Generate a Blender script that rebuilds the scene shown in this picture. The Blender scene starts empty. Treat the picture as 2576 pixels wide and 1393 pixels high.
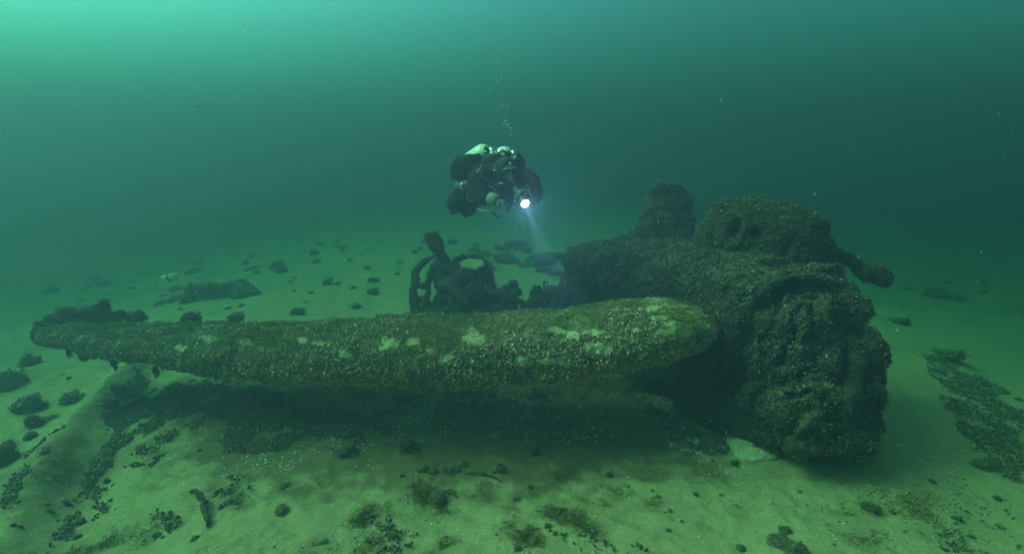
import bpy, math, random
import numpy as np
from mathutils import Vector, Matrix

random.seed(7)
rng = np.random.default_rng(11)
scene = bpy.context.scene
COL = scene.collection

# ------------------------------------------------------------------ camera
CAM_H = 2.2
PITCH = math.radians(12.54)          # looking slightly down
FPX = 1288.0                         # focal length for a 2576 px wide frame (90 degrees across)
cam_data = bpy.data.cameras.new("camera")
cam_data.sensor_width = 36.0
cam_data.lens = 18.0
cam_data.clip_start = 0.02
cam_data.clip_end = 500.0
cam = bpy.data.objects.new("camera", cam_data)
cam.location = (0, 0, CAM_H)
cam.rotation_euler = (math.radians(90) - PITCH, 0, 0)
COL.objects.link(cam)
scene.camera = cam

# ------------------------------------------------------------------ daylight filtered by the water above
SUN_DIR = np.array([-0.70, 0.10, 0.66]); SUN_DIR /= np.linalg.norm(SUN_DIR)
SUN_EL = math.asin(SUN_DIR[2]); SUN_ROT = math.atan2(SUN_DIR[0], SUN_DIR[1])
world = bpy.data.worlds.new("World")
scene.world = world
world.use_nodes = True
wn = world.node_tree.nodes; wl = world.node_tree.links
wn.clear()
w_out = wn.new('ShaderNodeOutputWorld')
w_bg = wn.new('ShaderNodeBackground'); w_bg.inputs['Strength'].default_value = 0.15
w_sky = wn.new('ShaderNodeTexSky'); w_sky.sky_type = 'NISHITA'; w_sky.sun_disc = False
w_sky.sun_elevation = SUN_EL; w_sky.sun_rotation = SUN_ROT; w_sky.air_density = 1.0; w_sky.dust_density = 4.0
w_tc = wn.new('ShaderNodeTexCoord')
w_sep = wn.new('ShaderNodeSeparateXYZ'); wl.new(w_tc.outputs['Generated'], w_sep.inputs[0])
# the higher one looks, the shorter the way of the light through the water
w_ramp = wn.new('ShaderNodeValToRGB'); wl.new(w_sep.outputs['Z'], w_ramp.inputs[0])
el = w_ramp.color_ramp.elements
el[0].position = 0.0; el[0].color = (0.032, 0.085, 0.065, 1)
el[1].position = 1.0; el[1].color = (0.46, 0.66, 0.43, 1)
e = el.new(0.16); e.color = (0.13, 0.40, 0.30, 1)
e = el.new(0.30); e.color = (0.26, 0.66, 0.50, 1)
e = el.new(0.55); e.color = (0.42, 0.66, 0.44, 1)
# brighter towards the sun, up on the left
w_dot = wn.new('ShaderNodeVectorMath'); w_dot.operation = 'DOT_PRODUCT'
wl.new(w_tc.outputs['Generated'], w_dot.inputs[0]); w_dot.inputs[1].default_value = tuple(SUN_DIR)
w_lobe = wn.new('ShaderNodeMapRange'); w_lobe.interpolation_type = 'SMOOTHSTEP'
w_lobe.inputs['From Min'].default_value = -0.1; w_lobe.inputs['From Max'].default_value = 1.0
w_lobe.inputs['To Min'].default_value = 1.25; w_lobe.inputs['To Max'].default_value = 3.2
wl.new(w_dot.outputs['Value'], w_lobe.inputs['Value'])
w_m1 = wn.new('ShaderNodeMix'); w_m1.data_type = 'RGBA'; w_m1.blend_type = 'MULTIPLY'; w_m1.inputs[0].default_value = 1
wl.new(w_sky.outputs[0], w_m1.inputs[6]); wl.new(w_ramp.outputs[0], w_m1.inputs[7])
w_m2 = wn.new('ShaderNodeVectorMath'); w_m2.operation = 'SCALE'
wl.new(w_m1.outputs[2], w_m2.inputs[0]); wl.new(w_lobe.outputs[0], w_m2.inputs['Scale'])
wl.new(w_m2.outputs[0], w_bg.inputs[0]); wl.new(w_bg.outputs[0], w_out.inputs[0])

sun_d = bpy.data.lights.new("sun", 'SUN')
sun_d.energy = 3.4
sun_d.angle = math.radians(35)       # spread by the water above
sun_d.color = (1.0, 0.84, 0.56)
sun = bpy.data.objects.new("sun", sun_d)
sun.rotation_euler = Vector(SUN_DIR).to_track_quat('Z', 'Y').to_euler()
sun.location = (-6, 4, 9)
COL.objects.link(sun)

scene.view_settings.view_transform = 'Standard'
scene.view_settings.look = 'None'
scene.view_settings.exposure = 0.6
scene.view_settings.gamma = 1.0
scene.render.engine = 'CYCLES'
scene.cycles.use_denoising = True
scene.cycles.volume_bounces = 1
scene.cycles.max_bounces = 6
scene.cycles.diffuse_bounces = 2
scene.cycles.glossy_bounces = 2
scene.cycles.transmission_bounces = 4
scene.cycles.transparent_max_bounces = 8

HAZE_DENSITY = 0.215
HAZE_COLOR = (0.062, 0.096, 0.150, 1)
HAZE_ABSORB = (0.0, 0.27, 0.15, 1)
HAZE_ANISO = 0.5

# ------------------------------------------------------------------ helpers: points
_c, _s = math.cos(PITCH), math.sin(PITCH)
CAMP = np.array([0, 0, CAM_H]); FWD = np.array([0, _c, -_s]); UP = np.array([0, _s, _c]); RIGHT = np.array([1.0, 0, 0])

def W(x, y, d):
    """world point that lies d metres out along the view axis"""
    x = np.asarray(x, float); y = np.asarray(y, float); d = np.asarray(d, float)
    a = (x - 1288.0) / FPX; b = (696.5 - y) / FPX
    return CAMP + d[..., None] * (a[..., None] * RIGHT + b[..., None] * UP + FWD)

def vnoise(P, seed=0):
    P = np.asarray(P, float)
    i = np.floor(P).astype(np.int64); f = P - i
    f = f * f * f * (f * (f * 6 - 15) + 10)
    def h(a, b, c):
        n = (a * 73856093) ^ (b * 19349663) ^ (c * 83492791) ^ (seed * 2654435761)
        n = (n ^ (n >> 13)) * 1274126177 & 0x7fffffff
        n = (n ^ (n >> 16)) & 0xffff
        return n / 32767.5 - 1
    x, y, z = i[..., 0], i[..., 1], i[..., 2]
    fx, fy, fz = f[..., 0], f[..., 1], f[..., 2]
    def lerp(a, b, t): return a + (b - a) * t
    return lerp(lerp(lerp(h(x, y, z), h(x+1, y, z), fx), lerp(h(x, y+1, z), h(x+1, y+1, z), fx), fy),
                lerp(lerp(h(x, y, z+1), h(x+1, y, z+1), fx), lerp(h(x, y+1, z+1), h(x+1, y+1, z+1), fx), fy), fz)

def fbm(P, octaves=4, seed=0, gain=0.5):
    P = np.asarray(P, float); out = 0; a = 1.0; s = 0
    for o in range(octaves):
        out = out + a * vnoise(P * (2.03 ** o) + 17.3 * o, seed + o); s += a; a *= gain
    return out / s * 1.6

def cellval(P, sc, seed=0):
    """a constant value over each irregular cell: broken, plate-like relief"""
    Q = np.asarray(P, float) * sc; base = np.floor(Q).astype(np.int64); best = np.full(Q.shape[:-1], 1e9); val = np.zeros(Q.shape[:-1])
    def h(i, k):
        n = (i[..., 0] * 73856093) ^ (i[..., 1] * 19349663) ^ (i[..., 2] * 83492791) ^ ((seed + k) * 97531)
        n = (n ^ (n >> 13)) * 1274126177 & 0x7fffffff; return ((n ^ (n >> 16)) & 0xffff) / 65535.0
    for dx in (-1, 0, 1):
        for dy in (-1, 0, 1):
            for dz in (-1, 0, 1):
                c = base + np.array([dx, dy, dz])
                p = c + np.stack([h(c, 1), h(c, 2), h(c, 3)], -1)
                d = ((Q - p) ** 2).sum(-1); m = d < best
                best = np.where(m, d, best); val = np.where(m, h(c, 4), val)
    return val * 2 - 1

def fbm2(x, y, sc, octaves=4, seed=0):
    return fbm(np.stack([x * sc, y * sc, np.full_like(x, 0.37 + seed)], -1), octaves, seed)

# ------------------------------------------------------------------ helpers: the sea bed's height
def sstep(a, b, t):
    t = np.clip((t - a) / (b - a), 0, 1); return t * t * (3 - 2 * t)

RIDGE_PX = [(385, 905), (300, 985), (215, 1090), (140, 1200), (70, 1330), (10, 1450)]
def _flat_ground(x, y, h=0.0):
    dep = FWD + (np.asarray(x)[..., None] - 1288.0) / FPX * RIGHT + (696.5 - np.asarray(y)[..., None]) / FPX * UP
    t = (h - CAM_H) / dep[..., 2]
    return CAMP + t[..., None] * dep

_rp = _flat_ground(np.array([p[0] for p in RIDGE_PX], float), np.array([p[1] for p in RIDGE_PX], float), -0.2)[:, :2]

def dist_polyline(x, y, pts):
    best = np.full(np.shape(x), 1e9); sgn = np.zeros(np.shape(x))
    for a, b in zip(pts[:-1], pts[1:]):
        d = b - a; L = d @ d
        t = np.clip(((x - a[0]) * d[0] + (y - a[1]) * d[1]) / L, 0, 1)
        qx = x - (a[0] + t * d[0]); qy = y - (a[1] + t * d[1])
        dd = np.hypot(qx, qy); s = np.sign(d[0] * qy - d[1] * qx)
        m = dd < best; best = np.where(m, dd, best); sgn = np.where(m, s, sgn)
    return best, sgn

def ground_z(x, y):
    x = np.asarray(x, float); y = np.asarray(y, float)
    side = np.clip(np.abs(x + 0.3) - 2.0, 0, None)
    z = -1.5 * (1 - np.exp(-0.014 * side ** 2))
    z = z + 0.05 * fbm2(x, y, 0.45, 3, 3) + 0.026 * fbm2(x, y, 2.2, 4, 5)
    d, s = dist_polyline(x, y, _rp)
    z = z + 0.10 * np.exp(-(d / 0.16) ** 2) - 0.05 * np.exp(-((d - 0.34) / 0.2) ** 2) * (s > 0)
    # scour under the wing and a mound under the wrecked body
    z = z - 0.06 * np.exp(-(((x + 0.6) / 2.6) ** 4 + ((y - 3.5) / 0.6) ** 2))
    z = z + 0.10 * np.exp(-(((x - 1.9) / 0.7) ** 2 + ((y - 4.1) / 0.8) ** 2))
    # faint ripples
    ph = (x * 0.45 + y * 0.9) * 30 + 3.0 * fbm2(x, y, 1.1, 3, 9)
    amp = sstep(-0.1, 0.6, fbm2(x, y, 0.5, 3, 21)) * 0.009 * (1 / (1 + 0.02 * (x * x + y * y)))
    return z + amp * np.sin(ph)

def G(x, y):
    """where the view ray through a picture point meets the sea bed"""
    x = np.asarray(x, float); y = np.asarray(y, float)
    dep = FWD + (x[..., None] - 1288.0) / FPX * RIGHT + (696.5 - y[..., None]) / FPX * UP
    h = np.zeros(x.shape)
    for _ in range(14):
        t = (h - CAM_H) / np.minimum(dep[..., 2], -0.03)
        p = CAMP + t[..., None] * dep
        h = 0.5 * h + 0.5 * ground_z(p[..., 0], p[..., 1])
    p[..., 2] = ground_z(p[..., 0], p[..., 1])
    return p

# ------------------------------------------------------------------ helpers: meshes
def mesh_obj(name, V, faces, mat=None, parent=None, smooth=True, color=None, mats=None, fmat=None):
    me = bpy.data.meshes.new(name)
    V = np.asarray(V, np.float32)
    if not isinstance(faces, (list, tuple)): faces = [faces]
    faces = [np.asarray(f, np.int32) for f in faces if len(f)]
    tot = np.concatenate([np.full(len(f), f.shape[1], np.int32) for f in faces])
    loops = np.concatenate([f.ravel() for f in faces])
    starts = np.concatenate([[0], np.cumsum(tot)[:-1]]).astype(np.int32)
    me.vertices.add(len(V)); me.vertices.foreach_set('co', V.ravel())
    me.loops.add(len(loops)); me.loops.foreach_set('vertex_index', loops)
    me.polygons.add(len(tot)); me.polygons.foreach_set('loop_start', starts); me.polygons.foreach_set('loop_total', tot)
    if fmat is not None: me.polygons.foreach_set('material_index', np.asarray(fmat, np.int32))
    me.polygons.foreach_set('use_smooth', np.full(len(tot), smooth))
    if color is not None:
        C = np.asarray(color, np.float32)
        if C.shape[1] == 3: C = np.concatenate([C, np.ones((len(C), 1), np.float32)], 1)
        at = me.color_attributes.new('tint', 'FLOAT_COLOR', 'POINT'); at.data.foreach_set('color', C.ravel())
    me.update(calc_edges=True); me.validate()
    for m in (mats or ([mat] if mat else [])): me.materials.append(m)
    o = bpy.data.objects.new(name, me); COL.objects.link(o)
    if parent is not None:
        o.parent = parent
        o.matrix_parent_inverse = parent.matrix_world.inverted() if parent.type == 'EMPTY' and False else Matrix.Translation(-parent.location) if parent.parent is None else Matrix()
    return o

def tag(o, label=None, cat=None, group=None, kind=None):
    if label: o['label'] = label
    if cat: o['category'] = cat
    if group: o['group'] = group
    if kind: o['kind'] = kind
    return o

def empty(name, loc, label, cat, group=None):
    o = bpy.data.objects.new(name, None); o.location = tuple(map(float, loc)); o.empty_display_size = 0.2
    COL.objects.link(o); return tag(o, label, cat, group)

def grid_faces(nu, nv, close_v=False, off=0):
    iu = np.arange(nu - 1); iv = np.arange(nv if close_v else nv - 1)
    a, b = np.meshgrid(iu, iv, indexing='ij'); b2 = (b + 1) % nv
    return np.stack([a * nv + b, a * nv + b2, (a + 1) * nv + b2, (a + 1) * nv + b], -1).reshape(-1, 4) + off

def grid_normals(P, close_v=False):
    du = np.gradient(P, axis=0)
    dv = (np.roll(P, -1, 1) - np.roll(P, 1, 1)) if close_v else np.gradient(P, axis=1)
    n = np.cross(dv, du); return n / (np.linalg.norm(n, axis=-1, keepdims=True) + 1e-9)

def lumpy(P, N, amps, seed=0):
    """push a surface in and out by noise: amps = [(scale, amount), ...]"""
    for k, (sc, am) in enumerate(amps):
        if sc < 0: P = P + N * (am * cellval(P + .10 * np.stack([fbm(P * 3, 2, seed + j) for j in range(3)], -1), -sc, seed))[..., None]
        else: P = P + N * (am * fbm(P * sc, 3, seed + 31 * k))[..., None]
    return P

def tri_of(faces):
    out = []
    for f in (faces if isinstance(faces, (list, tuple)) else [faces]):
        if not len(f): continue
        if f.shape[1] == 3: out.append(f)
        else: out += [f[:, [0, 1, 2]], f[:, [0, 2, 3]]]
    return np.concatenate(out)

def sample(V, faces, n):
    T = tri_of(faces); A, B, C = V[T[:, 0]], V[T[:, 1]], V[T[:, 2]]
    cr = np.cross(B - A, C - A); ar = np.linalg.norm(cr, axis=1)
    k = rng.choice(len(T), n, p=ar / ar.sum())
    r1 = np.sqrt(rng.random(n)); r2 = rng.random(n)
    P = A[k] * (1 - r1)[:, None] + B[k] * (r1 * (1 - r2))[:, None] + C[k] * (r1 * r2)[:, None]
    N = cr[k] / (ar[k][:, None] + 1e-12)
    return P, N

# a mussel shell: a wedge, pointed at the root and broad at the lip
_ring = [(0.34, 0.26, 0.15), (0.78, 0.38, 0.18)]
_mv = [(0, 0, 0)]
for (z, w, t) in _ring:
    for k in range(5):
        a = k * math.pi * 0.4
        _mv.append((w * math.cos(a), t * math.sin(a), z))
_mv.append((0, 0, 1.0)); _mv = np.array(_mv)
_mf = []
for k in range(5):
    _mf.append((0, 1 + (k + 1) % 5, 1 + k))
    a, b = 1 + k, 1 + (k + 1) % 5
    _mf += [(a, b, b + 5), (a, b + 5, a + 5)]
    _mf.append((6 + k, 6 + (k + 1) % 5, 11))
_mf = np.array(_mf)

def palette(n, kinds):
    cols = np.array([k[1] for k in kinds], float); p = np.array([k[0] for k in kinds], float); p /= p.sum()
    k = rng.choice(len(kinds), n, p=p)
    return cols[k] * rng.uniform(0.65, 1.35, (n, 1)) * rng.uniform(0.9, 1.1, (n, 3))

PAL_MUSSEL = [(22, (.075, .068, .038)), (28, (.16, .135, .055)), (22, (.24, .185, .07)), (16, (.30, .27, .11)), (7, (.46, .36, .15)), (3, (.66, .60, .42))]
PAL_DARK = [(40, (.026, .030, .024)), (30, (.048, .046, .032)), (14, (.08, .066, .042)), (8, (.12, .11, .065)), (1.6, (.36, .32, .2))]
PAL_ORANGE = [(14, (.10, .07, .035)), (26, (.36, .17, .05)), (24, (.55, .26, .07)), (14, (.65, .38, .12)), (5, (.70, .60, .32))]
PAL_CLUMP = [(30, (.06, .066, .04)), (30, (.10, .095, .052)), (16, (.12, .10, .05)), (8, (.17, .15, .08)), (2, (.4, .35, .22))]
PAL_SHELL = [(20, (.62, .60, .48)), (20, (.42, .38, .26)), (14, (.28, .21, .12)), (6, (.80, .80, .72))]

def shells(P, N, size, upright=0.6, lay=0.0, pal=PAL_MUSSEL, sz_jit=0.36, flat=1.0):
    """mussels standing out of a surface; returns V, F, colours"""
    n = len(P)
    t = rng.normal(size=(n, 3)); t -= (t * N).sum(1, keepdims=True) * N; t /= np.linalg.norm(t, axis=1, keepdims=True) + 1e-9
    up = upright * rng.uniform(0.4, 1.5, (n, 1))
    Z = N * up + t * (1 - 0.5 * np.clip(up, 0, 1)); Z /= np.linalg.norm(Z, axis=1, keepdims=True)
    Xr = rng.normal(size=(n, 3)) if lay == 0 else np.cross(Z, N) + 0.2 * rng.normal(size=(n, 3))
    X = Xr - (Xr * Z).sum(1, keepdims=True) * Z; X /= np.linalg.norm(X, axis=1, keepdims=True) + 1e-9
    Y = np.cross(Z, X)
    s = size * np.exp(np.clip(rng.normal(0, sz_jit, n), -.8, .55))[:, None, None]
    m = _mv[None]
    V = P[:, None] + s * (m[..., 0:1] * X[:, None] + flat * m[..., 1:2] * Y[:, None] + m[..., 2:3] * Z[:, None]) - (N * size * 0.15)[:, None]
    F = (_mf[None] + (np.arange(n) * len(_mv))[:, None, None]).reshape(-1, 3)
    C = palette(n, pal)[:, None] * (0.75 + 0.4 * m[..., 2:3])
    return V.reshape(-1, 3), F, np.broadcast_to(C, V.shape).reshape(-1, 3)

def join(parts):
    Vs, Fs, Cs, o = [], [], [], 0
    for V, F, C in parts:
        Vs.append(V); Fs.append(F + o); Cs.append(C); o += len(V)
    return np.concatenate(Vs), np.concatenate(Fs), np.concatenate(Cs)

def blades(P, N, length, width, col, bend=0.5, drift=(0.3, -0.2, 0.0)):
    """thin strands of algae"""
    n = len(P); d = np.array(drift)
    L = length * rng.uniform(0.5, 1.5, (n, 1))
    dirv = N + 0.55 * rng.normal(size=(n, 3)) + d; dirv /= np.linalg.norm(dirv, axis=1, keepdims=True)
    side = np.cross(dirv, rng.normal(size=(n, 3))); side /= np.linalg.norm(side, axis=1, keepdims=True) + 1e-9
    w = width * rng.uniform(0.6, 1.4, (n, 1))
    mid = P + dirv * L * 0.55
    tip = mid + (dirv + bend * rng.normal(size=(n, 3)) * 0.7 + d - np.array([0, 0, 0.25])) * L * 0.5
    V = np.stack([P - side * w, P + side * w, mid + side * w * .7, mid - side * w * .7, tip], 1)
    base = (np.arange(n) * 5)[:, None]
    F = np.concatenate([base + np.array([[0, 1, 2]]), base + np.array([[0, 2, 3]]), base + np.array([[3, 2, 4]])])
    C = np.asarray(col)[None] * rng.uniform(0.6, 1.4, (n, 1)) * rng.uniform(0.9, 1.1, (n, 3))
    return V.reshape(-1, 3), F, np.repeat(C, 5, 0)

# ------------------------------------------------------------------ materials
def new_mat(name, rough=0.85, spec=0.3):
    m = bpy.data.materials.new(name); m.use_nodes = True
    b = m.node_tree.nodes['Principled BSDF']
    b.inputs['Roughness'].default_value = rough
    b.inputs['Specular IOR Level'].default_value = spec
    return m, m.node_tree.nodes, m.node_tree.links, b

def mat_tint(name, rough=0.6, spec=0.4, bump=0.0, bscale=60.0, mottle=0.25):
    m, n, l, b = new_mat(name, rough, spec)
    at = n.new('ShaderNodeAttribute'); at.attribute_name = 'tint'
    tc = n.new('ShaderNodeTexCoord')
    nz = n.new('ShaderNodeTexNoise'); nz.inputs['Scale'].default_value = bscale; nz.inputs['Detail'].default_value = 4
    l.new(tc.outputs['Object'], nz.inputs['Vector'])
    mr = n.new('ShaderNodeMapRange'); mr.inputs['To Min'].default_value = 1 - mottle * 1.4; mr.inputs['To Max'].default_value = 1 + mottle * 1.4
    l.new(nz.outputs[0], mr.inputs['Value'])
    sc = n.new('ShaderNodeVectorMath'); sc.operation = 'SCALE'
    l.new(at.outputs['Color'], sc.inputs[0]); l.new(mr.outputs[0], sc.inputs['Scale']); l.new(sc.outputs[0], b.inputs['Base Color'])
    if bump:
        bp = n.new('ShaderNodeBump'); bp.inputs['Strength'].default_value = 1; bp.inputs['Distance'].default_value = bump
        l.new(nz.outputs[0], bp.inputs['Height']); l.new(bp.outputs[0], b.inputs['Normal'])
    return m

def mat_plain(name, c, rough=0.6, spec=0.4, metal=0.0, mottle=0.2, scale=40, bump=0.0):
    m, n, l, b = new_mat(name, rough, spec)
    b.inputs['Metallic'].default_value = metal
    tc = n.new('ShaderNodeTexCoord')
    nz = n.new('ShaderNodeTexNoise'); nz.inputs['Scale'].default_value = scale; nz.inputs['Detail'].default_value = 4
    l.new(tc.outputs['Object'], nz.inputs['Vector'])
    cr = n.new('ShaderNodeValToRGB'); cr.color_ramp.elements[0].position = .3; cr.color_ramp.elements[1].position = .7
    cr.color_ramp.elements[0].color = tuple(v * (1 - mottle) for v in c) + (1,)
    cr.color_ramp.elements[1].color = tuple(min(1, v * (1 + mottle)) for v in c) + (1,)
    l.new(nz.outputs[0], cr.inputs[0]); l.new(cr.outputs[0], b.inputs['Base Color'])
    if bump:
        bp = n.new('ShaderNodeBump'); bp.inputs['Distance'].default_value = bump; l.new(nz.outputs[0], bp.inputs['Height']); l.new(bp.outputs[0], b.inputs['Normal'])
    return m

M_MUSSEL = mat_tint('mussel_shell', 0.45, 0.5, mottle=0.15)
M_CRUST = mat_tint('encrusted_metal', 0.9, 0.2, bump=0.012, bscale=45, mottle=0.55)
M_ALGAE = mat_tint('filament_algae', 0.95, 0.1, mottle=0.2)
M_DEBRIS = mat_tint('bleached_shell', 0.6, 0.4, mottle=0.1)

# ------------------------------------------------------------------ water haze
bm_v = np.array([(x, y, z) for x in (-70, 70) for y in (-25, 95) for z in (-5.0, 4.7)], float)
bm_f = np.array([(0, 1, 3, 2), (4, 6, 7, 5), (0, 4, 5, 1), (2, 3, 7, 6), (0, 2, 6, 4), (1, 5, 7, 3)])
m_haze = bpy.data.materials.new('turbid_water'); m_haze.use_nodes = True
hn = m_haze.node_tree.nodes; hn.clear()
ho = hn.new('ShaderNodeOutputMaterial'); hv = hn.new('ShaderNodeVolumePrincipled')
hv.inputs['Color'].default_value = HAZE_COLOR; hv.inputs['Absorption Color'].default_value = HAZE_ABSORB
hv.inputs['Density'].default_value = HAZE_DENSITY; hv.inputs['Anisotropy'].default_value = HAZE_ANISO
hv.inputs['Density Attribute'].default_value = ''
m_haze.node_tree.links.new(hv.outputs[0], ho.inputs['Volume'])
haze = mesh_obj('haze', bm_v, bm_f, m_haze, smooth=False); tag(haze, 'murky green sea water fading the distance', 'haze', kind='stuff')
# ------------------------------------------------------------------ the sea bed
def axis(lo, hi, fine_lo, fine_hi, step, grow=1.06):
    a = list(np.arange(fine_lo, fine_hi, step)); s = step
    while a[-1] < hi: s *= grow; a.append(a[-1] + s)
    s = step
    while a[0] > lo: s *= grow; a.insert(0, a[0] - s)
    return np.array(a)
gx = axis(-60, 60, -4.5, 4.5, 0.016, 1.05); gy = axis(-15, 85, 1.6, 6.5, 0.016, 1.045)
GX, GY = np.meshgrid(gx, gy, indexing='ij')
GZ = ground_z(GX, GY)
gr = 0.009 * fbm2(GX, GY, 9.0, 3, 41) + 0.0045 * fbm2(GX, GY, 26.0, 2, 43)
GZ = GZ + gr * np.exp(-(np.hypot(GX, GY) / 9.0) ** 2)
# film: brown algae film and bare patches that lie on the sand (x, y picture points, radius m, amount)
FILM = [(1047, 1224, .10, .8), (1073, 1244, .12, .7), (1137, 1247, .10, .6), (1100, 1270, .14, .5), (937, 1295, .14, .9), (905, 1305, .08, .6),
        (1321, 1344, .12, .9), (1289, 1315, .08, .7), (1350, 1360, .08, .6), (1402, 1292, .12, .8), (1450, 1310, .10, .7), (1402, 1195, .10, .5), (1440, 1190, .12, .5),
        (935, 1375, .12, .8), (1110, 1370, .10, .6), (1480, 1330, .10, .7), (1550, 1245, .10, .6), (1520, 1265, .08, .6),
        (800, 1385, .10, .5), (380, 1335, .12, .5), (620, 1270, .08, .6), (230, 1385, .2, .5), (1640, 1270, .07, .5), (130, 1180, .25, .3),
        (590, 1255, .08, .7), (1690, 1055, .22, .5), (820, 1210, .08, .4), (1850, 1290, .1, .5), (2150, 1330, .2, .35), (2300, 1280, .3, .3)]
film = np.zeros(GX.shape)  # algae film, and further down the shade painted in around the wing
wob = fbm2(GX, GY, 6.0, 4, 61); wob2 = fbm2(GX, GY, 14.0, 3, 62)
for (px, py, r, a) in FILM:
    p = G(np.array(px), np.array(py)); d = np.hypot((GX - p[0]), (GY - p[1]) * 1.0) / (r * (1 + 0.75 * wob))
    film = np.maximum(film, a * sstep(1.15, 0.3, np.abs(d)) * (0.7 + 0.5 * wob2))
film = np.maximum(film, 0.45 * sstep(0.25, 0.9, fbm2(GX, GY, 0.9, 5, 71) + 0.35 * wob2))
# brown detritus under the wing, also painted on to deepen the wing's shadow
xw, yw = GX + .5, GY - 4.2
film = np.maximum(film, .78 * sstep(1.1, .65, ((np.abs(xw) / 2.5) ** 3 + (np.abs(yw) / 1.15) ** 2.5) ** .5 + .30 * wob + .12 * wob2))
film = np.maximum(film, .95 * sstep(1.1, .6, ((np.abs(GX + .4) / 2.7) ** 3 + (np.abs(GY - 5.0) / .62) ** 2.5) ** .5 + .35 * wob + .15 * wob2))  # dark band painted as shade over the lit strip behind the wing
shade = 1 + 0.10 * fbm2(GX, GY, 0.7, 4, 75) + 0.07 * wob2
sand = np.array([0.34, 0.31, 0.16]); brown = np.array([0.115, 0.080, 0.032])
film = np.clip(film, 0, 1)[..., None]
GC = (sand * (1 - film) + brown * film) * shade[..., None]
P = np.stack([GX, GY, GZ], -1)
m_sand, n_, l_, b_ = new_mat('silty_sand', 0.95, 0.15)
at = n_.new('ShaderNodeAttribute'); at.attribute_name = 'tint'
tc = n_.new('ShaderNodeTexCoord')
nz = n_.new('ShaderNodeTexNoise'); nz.inputs['Scale'].default_value = 55; nz.inputs['Detail'].default_value = 6; nz.inputs['Roughness'].default_value = 0.7
l_.new(tc.outputs['Object'], nz.inputs['Vector'])
mr = n_.new('ShaderNodeMapRange'); mr.inputs['From Min'].default_value = .3; mr.inputs['From Max'].default_value = .7
mr.inputs['To Min'].default_value = .74; mr.inputs['To Max'].default_value = 1.2
l_.new(nz.outputs[0], mr.inputs['Value'])
# dark grit and pits
vo = n_.new('ShaderNodeTexVoronoi'); vo.inputs['Scale'].default_value = 34; l_.new(tc.outputs['Object'], vo.inputs['Vector'])
vm = n_.new('ShaderNodeMapRange'); vm.inputs['From Min'].default_value = .10; vm.inputs['From Max'].default_value = .22; vm.inputs['To Min'].default_value = .55; vm.inputs['To Max'].default_value = 1
l_.new(vo.outputs['Distance'], vm.inputs['Value'])
nz3 = n_.new('ShaderNodeTexNoise'); nz3.inputs['Scale'].default_value = 3.5; nz3.inputs['Detail'].default_value = 3; l_.new(tc.outputs['Object'], nz3.inputs['Vector'])
mk = n_.new('ShaderNodeMapRange'); mk.inputs['From Min'].default_value = .5; mk.inputs['From Max'].default_value = .62; l_.new(nz3.outputs[0], mk.inputs['Value'])
mm = n_.new('ShaderNodeMix'); mm.data_type = 'FLOAT'; l_.new(mk.outputs[0], mm.inputs[0]); mm.inputs[2].default_value = 1.0; l_.new(vm.outputs[0], mm.inputs[3])
mu = n_.new('ShaderNodeMath'); mu.operation = 'MULTIPLY'; l_.new(mr.outputs[0], mu.inputs[0]); l_.new(mm.outputs[0], mu.inputs[1])
sc = n_.new('ShaderNodeVectorMath'); sc.operation = 'SCALE'
l_.new(at.outputs['Color'], sc.inputs[0]); l_.new(mu.outputs[0], sc.inputs['Scale']); l_.new(sc.outputs[0], b_.inputs['Base Color'])
bp = n_.new('ShaderNodeBump'); bp.inputs['Distance'].default_value = 0.012; bp.inputs['Strength'].default_value = 0.9
l_.new(nz.outputs[0], bp.inputs['Height']); l_.new(bp.outputs[0], b_.inputs['Normal'])
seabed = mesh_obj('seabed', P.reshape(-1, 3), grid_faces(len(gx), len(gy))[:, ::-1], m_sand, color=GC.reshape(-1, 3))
tag(seabed, 'pale silty sand sea bed with brown film, ripples and shade painted under the wing', kind='structure')
# ------------------------------------------------------------------ helpers: encrusted bodies
def frames(C):
    """ring frames along a centre line (n,3): tangent, side, up"""
    T = np.gradient(C, axis=0); T /= np.linalg.norm(T, axis=1, keepdims=True)
    ref = np.array([0, 0, 1.0]) if abs(T[:, 2]).mean() < 0.8 else np.array([0, 1.0, 0])
    S = np.cross(T, ref); S /= np.linalg.norm(S, axis=1, keepdims=True)
    U = np.cross(S, T)
    return T, S, U

def catmull(K, n):
    K = np.asarray(K, float); t = np.linspace(0, len(K) - 1, n); out = []
    Kp = np.concatenate([[2 * K[0] - K[1]], K, [2 * K[-1] - K[-2]]])
    i = np.minimum(t.astype(int), len(K) - 2); f = (t - i)[:, None]
    a, b, c, d = Kp[i], Kp[i + 1], Kp[i + 2], Kp[i + 3]
    return 0.5 * ((2 * b) + (-a + c) * f + (2 * a - 5 * b + 4 * c - d) * f ** 2 + (-a + 3 * b - 3 * c + d) * f ** 3)

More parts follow.
